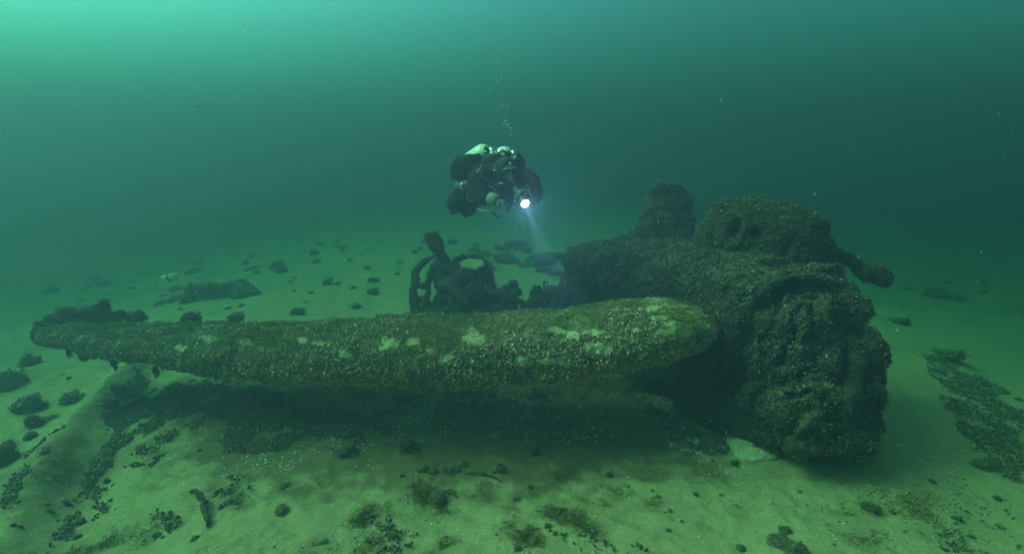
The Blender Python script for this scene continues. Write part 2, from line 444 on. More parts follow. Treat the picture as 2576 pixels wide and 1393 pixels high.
def loft(C, rw, rh, nu=80, nv=64, power=2.0, amps=(), seed=0, cap=True, frame=None):
    """closed tube round centre points with half width / half height at each; returns grid P, normals"""
    K = np.concatenate([np.asarray(C, float), np.asarray(rw, float)[:, None], np.asarray(rh, float)[:, None]], 1)
    K = catmull(K, nu); Cn, W_, H_ = K[:, :3], np.maximum(K[:, 3], .002), np.maximum(K[:, 4], .002)
    T, S, U = frames(Cn) if frame is None else (None, np.broadcast_to(frame[0], Cn.shape), np.broadcast_to(frame[1], Cn.shape))
    a = np.linspace(0, 2 * np.pi, nv, endpoint=False)
    ca, sa = np.cos(a), np.sin(a)
    ca = np.sign(ca) * np.abs(ca) ** (2 / power); sa = np.sign(sa) * np.abs(sa) ** (2 / power)
    P = Cn[:, None] + S[:, None] * (W_[:, None] * ca)[..., None] + U[:, None] * (H_[:, None] * sa)[..., None]
    if cap:   # draw the ends together
        for e, r in ((0, 1), (-1, -1)):
            c = P[e].mean(0)
            rings = [c + (P[e] - c) * k for k in (0.02, 0.35, 0.7, 0.93)]
            if e == 0: P = np.concatenate([np.array(rings), P])
            else: P = np.concatenate([P, np.array(rings[::-1])])
    N = grid_normals(P, True)
    cen = P.mean(1, keepdims=True)
    if ((P - cen) * N).sum() < 0: N = -N; flip = True
    else: flip = False
    P = lumpy(P, N, amps, seed)
    F = grid_faces(P.shape[0], nv, True)
    # orient faces outward
    V = P.reshape(-1, 3); n0 = np.cross(V[F[:, 1]] - V[F[:, 0]], V[F[:, 2]] - V[F[:, 0]])
    if (n0 * N.reshape(-1, 3)[F[:, 0]]).sum() < 0: F = F[:, ::-1]
    return P, F

CRUST = np.array([.040, .038, .026])
def crust_col(V, base=CRUST, seed=0, green=0.0, mask=None, mcol=None):
    n = fbm(V * 3.0, 4, seed + 5)[:, None]; m = fbm(V * 9.0, 3, seed + 8)[:, None]
    C = base * (1 + 0.45 * n + 0.35 * m)
    if green: C = C * (1 - green) + np.array([.05, .075, .018]) * green
    if mask is not None: C = C * (1 - mask[:, None]) + np.asarray(mcol) * mask[:, None]
    return np.clip(C, .008, 1)

def vnorm(V, F):
    N = np.zeros_like(V)
    for T in tri_of(F).reshape(-1, 3)[None]:
        n = np.cross(V[T[:, 1]] - V[T[:, 0]], V[T[:, 2]] - V[T[:, 0]])
        for k in range(3): np.add.at(N, T[:, k], n)
    return N / (np.linalg.norm(N, axis=1, keepdims=True) + 1e-12)

def silted(V, F, C, amount=.38, lo=.5, col=(.13, .135, .07)):
    """silt that has settled on the upper faces"""
    N = vnorm(V, F); m = amount * sstep(lo, lo + .4, N[:, 2] + .45 * fbm(V * 6, 3, 66) + .2 * fbm(V * 20, 2, 67))
    return C * (1 - m[:, None]) + np.asarray(col) * m[:, None]

def facing(P, N, lim=-0.25):
    """keep only the places that could be seen from somewhere in front"""
    d = CAMP - P; d /= np.linalg.norm(d, axis=1, keepdims=True)
    return (d * N).sum(1) > lim

def add_mussels(name, V, F, n, size, parent, pal=PAL_DARK, keep=None, upright=0.6, lim=-0.35, rise=0.0, label=None):
    n = int(n * 2.1); size *= .60; rise *= .7
    P, N = sample(V, F, n)
    k = facing(P, N, lim)
    if keep is not None: k &= keep(P, N)
    P, N = P[k], N[k]
    # uneven cover
    c = fbm(P * 3.4, 3, 91) + 0.5 * fbm(P * 10, 2, 92)
    gap = sstep(.5, .95, N[:, 2] + .45 * fbm(P * 6, 3, 66) + .2 * fbm(P * 20, 2, 67))
    k = rng.random(len(P)) < np.clip(0.85 + 0.7 * c, 0.12, 1) * (1 - .5 * gap); P, N, c = P[k], N[k], c[k]
    if rise: P = P + N * (rise * np.clip(c, 0, 1))[:, None]
    v, f, cc = shells(P, N, size, upright, pal=pal)
    o = mesh_obj(name, v, f, M_MUSSEL, parent, color=cc); tag(o, kind='stuff')
    return o

# ------------------------------------------------------------------ the wing in front
WS = np.array([  # picture x, lower edge y, upper edge y, distance of the front edge, chord, thickness
    (94, 862, 828, 4.62, .45, .10), (150, 882, 812, 4.55, .70, .15), (260, 916, 814, 4.45, .90, .21), (450, 950, 816, 4.30, 1.0, .29),
    (700, 978, 816, 4.10, 1.05, .36), (1000, 996, 808, 3.95, 1.05, .40), (1200, 997, 798, 3.85, 1.05, .41), (1400, 984, 782, 3.80, 1.05, .40),
    (1560, 958, 758, 3.80, 1.0, .39), (1680, 926, 750, 3.86, .88, .35), (1750, 896, 770, 3.95, .62, .27), (1782, 868, 795, 4.06, .36, .16), (1795, 845, 822, 4.15, .12, .05)], float)
nu, nv = 560, 170
u = np.linspace(0, 1, nu)
xs_ = 92 + (1795 - 92) * (1 - (1 - u) ** 1.15)
st = np.stack([xs_] + [np.interp(xs_, WS[:, 0], WS[:, k]) for k in range(1, 6)], 1)
ker = np.ones(25) / 25
for k in range(1, 6):
    pad = np.pad(st[:, k], 12, mode='reflect', reflect_type='odd'); st[:, k] = np.convolve(pad, ker, 'valid')
front = W(st[:, 0], st[:, 1], st[:, 3]); back = W(st[:, 0] * .985 + 19, st[:, 2], st[:, 3] + st[:, 4])
th = st[:, 5]
le = front + np.stack([0 * th, 0 * th + .02, th * .42], 1)
th_ = np.linspace(0, 2 * np.pi, nv, endpoint=False)
cs = 0.5 * (1 + np.cos(th_))                     # 1 at the trailing edge, 0 at the nose
yt = 5 * (.2969 * np.sqrt(cs) - .126 * cs - .3516 * cs ** 2 + .2843 * cs ** 3 - .1015 * cs ** 4)
sg = np.where(th_ <= np.pi, 1, -1)
ch = back - le; chn = np.linalg.norm(ch, axis=1, keepdims=True); cd = ch / chn
upv = np.cross(np.array([1.0, 0, 0]), cd); upv /= np.linalg.norm(upv, axis=1, keepdims=True)
thick = (yt + 0.012)[None] * th[:, None] * np.where(sg > 0, 1.0, 0.95)[None]
PW = le[:, None] + ch[:, None] * cs[None, :, None] + upv[:, None] * (thick * sg[None])[..., None]
# close both ends
PW[0] = PW[0].mean(0) + (PW[0] - PW[0].mean(0)) * .25; PW[-1] = PW[-1].mean(0) + (PW[-1] - PW[-1].mean(0)) * .1
NW = grid_normals(PW, True)
if ((PW - PW.mean(1, keepdims=True)) * NW).sum() < 0: NW = -NW
rag = sstep(0.30, 0.0, u)[:, None]
PW = lumpy(PW, NW, [(1.3, .030), (4, .022), (11, .014), (26, .006)], 3)
PW = PW + NW * (rag * (0.025 * fbm(PW * 5, 3, 77)))[..., None]
FW = grid_faces(nu, nv, True); VW = PW.reshape(-1, 3)
n0 = np.cross(VW[FW[:, 1]] - VW[FW[:, 0]], VW[FW[:, 2]] - VW[FW[:, 0]])
if (n0 * NW.reshape(-1, 3)[FW[:, 0]]).sum() < 0: FW = FW[:, ::-1]

def px_of(P):
    d = P - CAMP; z = d @ FWD
    return 1288 + FPX * (d @ RIGHT) / z, 696.5 - FPX * (d @ UP) / z
# bare, sand-dusted places on the skin: x, y, half width, half height (picture) -> kept as world points with a radius
PATCH = [(522, 850, 22, 9), (455, 876, 16, 9), (975, 862, 27, 14), (1042, 858, 20, 9), (1195, 858, 30, 12), (1190, 840, 12, 14), (1122, 900, 15, 8),
         (1402, 830, 24, 7), (1440, 844, 14, 8), (1500, 836, 20, 6), (1320, 905, 24, 12), (1385, 906, 24, 8), (1500, 878, 30, 12),
         (1605, 830, 30, 8), (1690, 832, 40, 9), (1660, 752, 60, 11), (1712, 768, 34, 10), (1748, 788, 26, 13), (1768, 812, 14, 16), (1690, 812, 22, 9), (1640, 775, 16, 8), (870, 890, 14, 7), (760, 855, 14, 6),
         (1655, 800, 30, 9), (1240, 905, 12, 6), (1080, 880, 10, 6), (620, 862, 16, 6), (805, 862, 20, 6)]
dmean = lambda x: np.interp(x, WS[:, 0], WS[:, 3]) + 0.2
def patch_mask(P, noise=True):
    x, y = px_of(P)
    nn = fbm(P * 7, 3, 55) * .8 + fbm(P * 22, 2, 56) * .45 if noise else 0
    m = np.zeros(len(P))
    for (cx, cy, rx, ry) in PATCH:
        m = np.maximum(m, 1.25 - np.hypot((x - cx) / (rx * 1.1), (y - cy) / (ry * 1.15)) + nn * .6)
    return sstep(0.0, 0.5, m)
wing = empty('aircraft_wing', PW.mean((0, 1)), 'long level aircraft wing overgrown with mussels, in front of the wreck body', 'wing')
pm = patch_mask(VW) * (NW.reshape(-1, 3)[:, 2] > 0.0)
wcol = crust_col(VW, np.array([.11, .11, .050]), 4, green=0.35, mask=pm, mcol=(.29, .29, .15))
wing_skin = mesh_obj('wing_skin', VW, FW, M_CRUST, wing, color=wcol)
P, N = sample(VW, FW, 200000)
k = facing(P, N, -0.3); P, N = P[k], N[k]
vx, vy = px_of(P); low = np.interp(vx, WS[:, 0], WS[:, 1]); upp = np.interp(vx, WS[:, 0], WS[:, 2]); hfrac = (low - vy) / (low - upp)
pmk = patch_mask(P)
cov = fbm(P * 4, 3, 15)
prob = np.where(hfrac > .62, .22 + .5 * cov, .9 + .4 * cov) * (1 - pmk * .97)
prob = np.where((vx > 1500) & (hfrac > .55), prob + .25, prob) * (1 - pmk * .95)
k = rng.random(len(P)) < prob; P, N, hfrac, vx = P[k], N[k], hfrac[k], vx[k]
underside = (hfrac < .27 + .14 * fbm(P * 3, 2, 17)) & (vx > 560)
a1 = shells(P[~underside], N[~underside], .0165, .6, pal=PAL_MUSSEL)
o = mesh_obj('mussels', a1[0], a1[1], M_MUSSEL, wing, color=a1[2]); tag(o, kind='stuff')
a2 = shells(P[underside], N[underside], .022, .5, pal=PAL_ORANGE)
o = mesh_obj('hanging_mussels', a2[0], a2[1], M_MUSSEL, wing, color=a2[2]); tag(o, 'orange brown mussels hanging along the lower edge', kind='stuff')
# green filament algae on the upper back of the wing
P, N = sample(VW, FW, 300000)
k = facing(P, N, -0.4) & (N[:, 2] > -.1); P, N = P[k], N[k]
vx, vy = px_of(P); low = np.interp(vx, WS[:, 0], WS[:, 1]); upp = np.interp(vx, WS[:, 0], WS[:, 2]); hf = (low - vy) / (low - upp)
prob = sstep(.45, .95, hf + .45 * fbm(P * 3.2, 4, 19)) * (.35 + .65 * (fbm(P * 9, 3, 23) > -.25)) * (1 - .9 * patch_mask(P)) + .10 * (fbm(P * 3, 2, 29) > .25)
k = rng.random(len(P)) < prob
av, af, ac = blades(P[k], N[k], .030, .0019, (.155, .15, .045), drift=(.55, -.45, -.35))
tone = np.repeat(.5 + .5 * np.clip(fbm(P[k] * 2.2, 3, 27) * 1.6, -1, 1), 5)[:, None]
ac = ac * (np.array([.62, 1.05, .8]) * (1 - tone) + np.array([1.20, 1.15, .9]) * tone)
o = mesh_obj('green_algae', av, af, M_ALGAE, wing, color=ac); tag(o, kind='stuff')

def lump(c, r, squash=(1, 1, 1), amps=((5, .03), (14, .02)), seed=0, nu=26, nv=34):
    a = np.linspace(0.02, np.pi - .02, nu); b = np.linspace(0, 2 * np.pi, nv, endpoint=False)
    D = np.stack([np.sin(a)[:, None] * np.cos(b), np.sin(a)[:, None] * np.sin(b), np.cos(a)[:, None] * np.ones(nv)], -1)
    P = c + D * r * np.array(squash)
    P = lumpy(P, D, amps, seed)
    F = grid_faces(nu, nv, True)
    V = P.reshape(-1, 3); n0 = np.cross(V[F[:, 1]] - V[F[:, 0]], V[F[:, 2]] - V[F[:, 0]])
    if (n0 * D.reshape(-1, 3)[F[:, 0]]).sum() < 0: F = F[:, ::-1]
    return V, F

def merge_vf(L):
    Vs, Fs, o = [], [], 0
    for V, F in L: Vs.append(V); Fs.append(F + o); o += len(V)
    return np.concatenate(Vs), np.concatenate(Fs)

# torn end: crests and ragged hanging growths, one part each kind
L = []
for i, (x, y, d, r, sx, sz) in enumerate([(97, 824, 4.85, .055, .8, 1.6), (102, 846, 4.75, .06, 1, 1), (138, 803, 5.05, .07, 1.3, .8), (167, 792, 5.1, .055, 1, 1.2), (220, 790, 5.2, .075, 1.6, .8),
                                          (258, 780, 5.25, .075, .9, 1.5), (262, 768, 5.25, .05, .8, 1.3), (300, 792, 5.3, .07, 1.7, .7), (195, 798, 5.15, .07, 1.6, .8), (345, 800, 5.3, .06, 1.6, .6), (480, 800, 5.2, .05, 1.6, .7), (595, 801, 5.1, .045, 1.6, .8)]):
    L.append(lump(W(x, y, d), r, (sx, 1, sz), ((7, .035), (19, .02)), i))
V, F = merge_vf(L)
crest = mesh_obj('torn_crest', V, F, M_CRUST, wing, color=crust_col(V, np.array([.05, .045, .025]), 2)); tag(crest, 'ragged dark crest of growth along the torn back edge', kind='stuff')
add_mussels('crest_mussels', V, F, 5000, .028, crest)
L = []
for i, (x, y, d, l, r) in enumerate([(172, 884, 4.66, .045, .014), (210, 895, 4.62, .035, .020), (288, 915, 4.56, .040, .016), (392, 935, 4.45, .03, .016)]):
    p = W(x, y, d); C = np.array([p + [0, 0, .05], p + [0.005, 0, -l * .4], p + [0.012, 0, -l]])
    P, F1 = loft(C, [r, r * .9, r * .35], [r, r * .9, r * .35], 14, 16, amps=((14, .012), (30, .006)), seed=i)
    L.append((P.reshape(-1, 3), F1))
V, F = merge_vf(L)
hang = mesh_obj('hanging_clusters', V, F, M_CRUST, wing, color=crust_col(V, np.array([.05, .045, .025]), 9)); tag(hang, kind='stuff')
add_mussels('cluster_mussels', V, F, 500, .024, hang)

# deep clefts in the engine end, where plates have parted
CLEFT = [(((2010, 770), (1996, 820), (1980, 872), (1955, 925)), 9, .24), (((2108, 762), (2122, 830), (2150, 890), (2172, 950)), 15, .16), (((2005, 944), (2014, 950)), 15, .15),
         (((2060, 905), (2090, 950), (2120, 965)), 8, .12), (((1990, 1000), (2040, 985), (2075, 1010)), 7, .10), (((2040, 780), (2050, 830), (2042, 872)), 6, .09), (((1905, 870), (1930, 960), (1900, 1020)), 8, .10)]
def cleft(V):
    x, y = px_of(V); w = 5 * fbm(V * 9, 3, 71) * 1.6; out = np.zeros(len(V))
    for pts_, wd, dp in CLEFT:
        d_, _ = dist_polyline(x + w, y + w, [np.array(p_, float) for p_ in pts_])
        out = np.maximum(out, dp * sstep(1.5, .5, d_ / wd))
    return out
def carve(P, F):
    V = P.reshape(-1, 3); N = vnorm(V, F); m = cleft(V) * (facing(V, N, .1))
    d = V - CAMP; d /= np.linalg.norm(d, axis=1, keepdims=True)
    return V + (.75 * d - .4 * N) * m[:, None], m
# ------------------------------------------------------------------ the body of the wrecked aircraft
wreck = empty('aircraft_wreck', G(np.array(1950.), np.array(1120.)), 'dark mussel-covered aircraft body with upright fin and swollen engine end on the sand', 'aircraft wreck')
K = [(1480, 712, 6.55, .46, .50), (1500, 712, 6.45, .52, .52), (1560, 712, 6.15, .58, .56), (1660, 735, 5.75, .62, .62), (1760, 775, 5.3, .66, .68), (1860, 820, 4.9, .66, .76), (1945, 868, 4.55, .64, .79), (1985, 895, 4.38, .60, .76), (1998, 905, 4.30, .52, .66)]
C = np.array([W(a, b, c) for a, b, c, _, _ in K])
P, F = loft(C, [k[3] * .93 for k in K], [k[4] * .93 for k in K], 300, 240, power=2.9, amps=((0.9, .04), (-1.7, .035), (3, .03), (-5, .016), (9, .018), (24, .009)), seed=21)
FF = F; FV, _m = carve(P, F)
body = mesh_obj('fuselage', FV, FF, M_CRUST, wreck, color=silted(FV, FF, crust_col(FV, CRUST * .9, 1)))
add_mussels('mussels', FV, FF, 46000, .032, body, rise=.02)

# belly bulge with two openings
def hull_box(points_lo, points_hi):
    pass
KB = [(1800, 640, 5.4, .14, .12), (1815, 615, 5.3, .26, .26), (1845, 602, 5.2, .34, .36), (1890, 602, 5.05, .37, .37), (1940, 611, 4.95, .37, .37), (1982, 628, 4.88, .34, .35), (2008, 648, 4.82, .28, .30), (2025, 672, 4.78, .18, .20)]
C = np.array([W(a, b, c) for a, b, c, _, _ in KB])
P, F = loft(C, [k[3] for k in KB], [k[4] for k in KB], 200, 160, power=3.0, amps=((1.6, .03), (-2.6, .018), (6, .022), (-7, .014), (16, .010)), seed=33)
V = P.reshape(-1, 3)
# sink the two openings into the hull
x, y = px_of(V)
nb = grid_normals(P, True).reshape(-1, 3); nb *= np.sign((( V - np.repeat(P.mean(1), P.shape[1], 0)) * nb).sum(1))[:, None]
def opening(x, y, V):
    s1 = np.maximum(np.abs((x - 1846 + (y - 574) * .30) / 12), np.abs((y - 574) / 24))
    s2 = np.maximum(np.abs((x - 1902 + (y - 584) * .35) / 14), np.abs((y - 584) / 10))
    return np.minimum(s1, s2)
op = opening(x, y, V) + .25 * fbm(V * 18, 2, 3)
inn = (facing(V, nb, 0.15)) & (op < 1.25)
V = V - nb * (inn * .26 * sstep(1.2, .8, op))[:, None]
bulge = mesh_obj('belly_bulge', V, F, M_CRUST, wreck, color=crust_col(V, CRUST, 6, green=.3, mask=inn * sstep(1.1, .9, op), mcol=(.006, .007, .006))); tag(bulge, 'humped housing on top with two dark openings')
add_mussels('mussels', V, F, 12000, .030, bulge, keep=lambda P_, N_: opening(*px_of(P_), P_) > 1.1)
P1, N1 = sample(V, F, 26000); k = (N1[:, 2] > .45) & (fbm(P1 * 3, 3, 8) > -.15); av, af, ac = blades(P1[k], N1[k], .045, .0018, (.08, .085, .028))
o = mesh_obj('green_algae', av, af, M_ALGAE, bulge, color=ac); tag(o, kind='stuff')
# thin stalk standing on the bulge
p = W(1905, 520, 5.0)
P, F = loft(np.array([p + [0, 0, -.05], p + [-.005, 0, .03], p + [-.02, 0, .10], p + [-.03, 0, .15]]), [.03, .02, .009, .004], [.03, .02, .009, .004], 20, 12, amps=((20, .01),), seed=4)
stalk = mesh_obj('bent_stalk', P.reshape(-1, 3), F, M_CRUST, bulge, color=crust_col(P.reshape(-1, 3), CRUST, 6))

# upright fin stump behind
KF = [(1672, 640, 6.0, .40, .17), (1672, 592, 6.0, .36, .15), (1675, 565, 6.0, .31, .13), (1679, 525, 6.0, .25, .11), (1682, 490, 6.0, .21, .10), (1683, 472, 6.0, .18, .09), (1684, 462, 6.0, .13, .07)]
C = np.array([W(a, b, c) for a, b, c, _, _ in KF])
P, F = loft(C, [k[3] for k in KF], [k[4] for k in KF], 110, 110, power=3.0, amps=((2.5, .03), (-3, .025), (7, .025), (18, .012)), seed=41, frame=(np.array([.93, -.36, 0]), np.array([.36, .93, 0])))
V = P.reshape(-1, 3)
fin = mesh_obj('fin', V, F, M_CRUST, wreck, color=crust_col(V, CRUST, 12)); tag(fin, 'tapering upright stump of the fin')
add_mussels('mussels', V, F, 9000, .032, fin, rise=.02)

# engine end: a fat broken drum and what sticks out of it
KN = [(1975, 905, 4.36, .40, .50), (1995, 913, 4.24, .50, .56), (2025, 924, 4.12, .53, .61), (2062, 932, 3.98, .52, .61), (2084, 936, 3.90, .48, .55), (2098, 938, 3.86, .38, .44)]
C = np.array([W(a, b, c) for a, b, c, _, _ in KN])
P, F = loft(C, [k[3] * .88 for k in KN], [k[4] * .93 for k in KN], 220, 220, power=2.3, amps=((1.6, .10), (4, .075), (9, .035), (20, .014)), seed=57)
V, _m = carve(P, F)
eng = mesh_obj('engine', V, F, M_CRUST, wreck, color=silted(V, F, crust_col(V, CRUST * 1.1, 31))); tag(eng, 'swollen engine end, lumpy and deeply creviced')
add_mussels('mussels', V, F, 30000, .032, eng, pal=PAL_DARK, rise=.02)
def part_lump(name, x, y, d, r, sq, seed, parent, n=2500, amps=((3, .04), (-5, .05), (9, .03), (-12, .018), (24, .012)), col=CRUST, green=0.0, label=None, size=.03):
    V, F = lump(W(x, y, d), r, sq, amps, seed, 60, 80); V, _m = carve(V, F)
    o = mesh_obj(name, V, F, M_CRUST, parent, color=silted(V, F, crust_col(V, np.asarray(col), seed, green=green)))
    if label: tag(o, label)
    add_mussels('mussels', V, F, n, size, o, rise=.02)
    return o
part_lump('cowl_hump', 2050, 712, 4.5, .19, (1.1, 1.2, .85), 61, wreck, 3500, green=.3, label='smooth domed hump of the cowling')
part_lump('cylinder_bank', 2112, 822, 4.12, .18, (.95, 1, 1.25), 62, wreck, 4500, label='blocky cylinder bank on the far side of the engine')
part_lump('cylinder_bank', 2168, 905, 3.98, .20, (.7, 1, 1.35), 68, wreck, 4000, label='ragged outer rim of cylinders facing the open sand')
part_lump('cylinder_bank', 2140, 995, 3.9, .19, (.7, 1, 1.1), 69, wreck, 3500)
part_lump('oil_cooler', 2035, 855, 3.98, .25, (.95, .7, 1.2), 63, wreck, 5000, col=(.06, .055, .03), label='lighter lobe bulging beside the crevice')
part_lump('spinner', 2035, 1020, 3.70, .26, (1.15, .7, .85), 64, wreck, 5500, col=(.06, .055, .03), label='rounded lobe low on the engine front')
part_lump('exhaust_stack', 1945, 1010, 4.05, .20, (1.5, .8, .6), 65, wreck, 3000)
part_lump('intake_lip', 2105, 752, 4.3, .12, (1.6, 1, .55), 66, wreck, 2500, green=.3)
part_lump('lower_cowl', 2080, 1078, 3.76, .23, (1.3, 1, .55), 67, wreck, 4500)
# the spar that sticks out beyond the engine
C = np.array([W(2040, 606, 4.95), W(2090, 632, 4.9), W(2140, 660, 4.85), W(2178, 680, 4.8), W(2210, 697, 4.76), W(2230, 706, 4.74)])
P, F = loft(C, [.06, .062, .058, .062, .058, .038], [.085, .078, .066, .06, .06, .04], 120, 40, amps=((6, .04), (14, .022), (30, .008)), seed=71)
V = P.reshape(-1, 3)
spar = mesh_obj('spar', V, F, M_CRUST, wreck, color=crust_col(V, CRUST, 71)); tag(spar, 'mussel-clad spar sticking out beyond the engine')
add_mussels('mussels', V, F, 4200, .028, spar, rise=.015)
C = np.array([W(2085, 660, 4.85), W(2120, 715, 4.75), W(2150, 750, 4.6)])
P, F = loft(C, [.06, .05, .06], [.05, .04, .05], 50, 30, amps=((8, .03), (20, .01)), seed=73)
V = P.reshape(-1, 3); brace = mesh_obj('spar_brace', V, F, M_CRUST, wreck, color=crust_col(V, CRUST, 72)); add_mussels('mussels', V, F, 1200, .028, brace)
def stub(name, pts, r, seed, n=900, col=CRUST, amps=((7, .03), (18, .016))):
    K_ = np.array(pts, float); P, F = loft(W(K_[:, 0], K_[:, 1], K_[:, 2]), r, r, 60, 30, amps=amps, seed=seed)
    V = P.reshape(-1, 3); o = mesh_obj(name, V, F, M_CRUST, wreck, color=crust_col(V, np.asarray(col), seed)); add_mussels('mussels', V, F, n, .028, o, rise=.01); return o
stub('engine_bearer', [(2062, 742, 4.35), (2092, 790, 4.1), (2096, 860, 3.88), (2080, 930, 3.66)], [.05, .06, .06, .05], 301, 1600)
stub('engine_bearer', [(2130, 840, 3.95), (2150, 910, 3.78), (2140, 985, 3.62), (2110, 1050, 3.55)], [.04, .05, .055, .04], 302, 1400)
stub('exhaust_pipe', [(1965, 948, 3.95), (1990, 935, 3.82), (2015, 938, 3.74)], [.045, .05, .04], 303, 500, (.05, .05, .03))
stub('exhaust_pipe', [(1985, 990, 3.85), (2012, 978, 3.70), (2030, 990, 3.64)], [.04, .045, .035], 304, 450)
stub('torn_frame', [(1955, 700, 4.55), (1985, 745, 4.35), (1992, 800, 4.18), (1975, 850, 4.05)], [.045, .05, .05, .04], 305, 1300)
stub('torn_frame', [(2120, 752, 4.2), (2160, 758, 4.1), (2180, 790, 4.0)], [.04, .045, .035], 306, 700)
V, F = lump(W(1991, 788, 4.0), .03, (.35, .5, 1.6), ((20, .01),), 9, 16, 20)
o = mesh_obj('bare_metal_chip', V, F, M_CRUST, wreck, color=np.tile(np.array([.7, .7, .6]), (len(V), 1))); tag(o, 'small bright bare chip beside the dark crevice')
# a drooping skin flap at the left end and along the keel
C = np.array([W(1560, 900, 5.7), W(1640, 925, 5.3), W(1740, 965, 4.9), W(1840, 1020, 4.5), W(1930, 1075, 4.15), W(2000, 1110, 3.9)])
P, F = loft(C, [.25, .32, .34, .34, .32, .22], [.16, .22, .24, .24, .22, .14], 160, 110, amps=((2, .06), (6, .04), (18, .014)), seed=91)
V = P.reshape(-1, 3); keel = mesh_obj('lower_skin', V, F, M_CRUST, wreck, color=crust_col(V, CRUST * .9, 91)); add_mussels('mussels', V, F, 16000, .030, keel, rise=.015)
part_lump('tail_break', 1430, 722, 6.6, .20, (.7, 1, 1.0), 81, wreck, 1800, label='ragged broken end of the tail')
part_lump('tail_break', 1418, 745, 6.55, .16, (1.2, 1, .8), 82, wreck, 1200)
# small round dark root beside the bare slab
part_lump('engine_mount', 2008, 1128, 3.62, .085, (1, .9, 1.2), 83, wreck, 500, green=.2, size=.02, amps=((8, .02),))

# ------------------------------------------------------------------ the torn undercarriage behind the wing
GD = 6.7
gear = empty('undercarriage', G(np.array(1160.), np.array(790.)), 'torn undercarriage standing on the sand behind the wing, with one leg pointing up', 'undercarriage')
def tube(name, pts, r, parent, seed, n=700, label=None, flat=1.0, amps=((6, .022), (14, .016), (30, .006)), nu=70, nv=28, col=CRUST, mus=True, size=.021):
    n = int(n * 1.6)
    K = np.array([list(p) for p in pts], float)
    C = W(K[:, 0], K[:, 1], K[:, 2])
    rr = np.asarray(r, float) * np.ones(len(C)) * .80
    P, F = loft(C, rr, rr * flat, nu, nv, amps=amps, seed=seed)
    V = P.reshape(-1, 3)
    o = mesh_obj(name, V, F, M_CRUST, parent, color=silted(V, F, crust_col(V, np.asarray(col), seed), .6, .55))
    if label: tag(o, label)
    if mus: add_mussels('mussels', V, F, n, size, o, rise=.012)
    return o
tube('oleo_leg', [(1086, 586, 6.6), (1093, 606, 6.62), (1106, 632, 6.65), (1120, 660, 6.7), (1128, 700, 6.7)], [.09, .11, .085, .08, .085], gear, 101, 2600, 'thick leg pointing up and leaning to one side')
tube('hoop', [(1112, 643, 6.8), (1082, 650, 6.8), (1056, 672, 6.75), (1044, 700, 6.7), (1040, 735, 6.68), (1044, 770, 6.65), (1050, 800, 6.6)], [.04, .055, .055, .055, .065, .07, .075], gear, 102, 3200, 'broad curved hoop at the outer side')
tube('fork_leg', [(1108, 655, 6.75), (1084, 690, 6.7), (1076, 735, 6.65), (1070, 800, 6.6)], [.05, .045, .05, .07], gear, 103, 2200, 'inner fork leg beside the hoop', col=(.06, .058, .03))
tube('cross_bar', [(1040, 716, 6.7), (1075, 720, 6.68)], [.05, .05], gear, 104, 500)
tube('cross_bar', [(1040, 764, 6.68), (1058, 752, 6.66), (1085, 770, 6.65)], [.06, .04, .07], gear, 105, 700)
tube('side_plate', [(1095, 665, 6.7), (1098, 700, 6.7), (1106, 740, 6.68), (1110, 800, 6.6)], [.05, .06, .08, .2], gear, 106, 3000, flat=.5)
# wheel drum with a pale flat top
cd_ = W(1190, 672, 6.55)
C = np.array([cd_ + [0, 0, 0], cd_ + [.02, .02, -.10], cd_ + [-.02, .04, -.30], cd_ + [-.06, .05, -.55], cd_ + [-.1, .05, -.72]])
P, F = loft(C, [.165, .175, .16, .13, .12], [.165, .17, .14, .11, .11], 90, 80, amps=((3, .04), (9, .03), (20, .01)), seed=107, frame=(np.array([1., 0, 0]), np.array([0, .8, .60])))
V = P.reshape(-1, 3); drum = mesh_obj('wheel_drum', V, F, M_CRUST, gear, color=crust_col(V, CRUST * .8, 107)); tag(drum, 'dark drum under the pale disc')
add_mussels('mussels', V, F, 5000, .03, drum, keep=lambda P_, N_: np.linalg.norm(P_ - cd_, axis=1) > .17)
a = np.linspace(0, 2 * np.pi, 48, endpoint=False); rr = np.array([.002, .06, .11, .145, .160, .162, .15])
hh = np.array([.03, .03, .03, .028, .02, .0, -.02])
ud = np.array([0, .36, .933]); vd = np.array([0, .933, -.36]); ud = np.array([0, -.22, .975]); vd = np.array([0, .975, .22])
PD = cd_ + rr[:, None, None] * (np.cos(a)[None, :, None] * np.array([1., 0, 0]) + np.sin(a)[None, :, None] * vd) + hh[:, None, None] * ud
PD = cd_ + (PD - cd_) * (1 + .10 * fbm(PD * 14, 3, 31))[..., None]
PD = PD + np.array([0, 0, .03]) + .006 * fbm(PD * 20, 2, 3)[..., None] * ud
disc = mesh_obj('brake_disc', PD.reshape(-1, 3), grid_faces(len(rr), 48, True), M_CRUST, drum, color=crust_col(PD.reshape(-1, 3), np.array([.26, .28, .13]), 3)); tag(disc, 'pale round flat disc on top')
tube('drum_rim', [(1138, 665, 6.75), (1150, 652, 6.8), (1170, 648, 6.85), (1195, 655, 6.85), (1222, 668, 6.8)], [.06, .07, .07, .055, .05], gear, 108, 1800, 'dark raised rim behind the pale disc')
tube('rim_knob', [(1187, 655, 6.82), (1187, 642, 6.82)], [.045, .05], gear, 109, 300)
tube('drum_stay', [(1222, 672, 6.6), (1232, 705, 6.55), (1238, 735, 6.5), (1230, 790, 6.4)], [.045, .06, .085, .12], gear, 110, 2200)
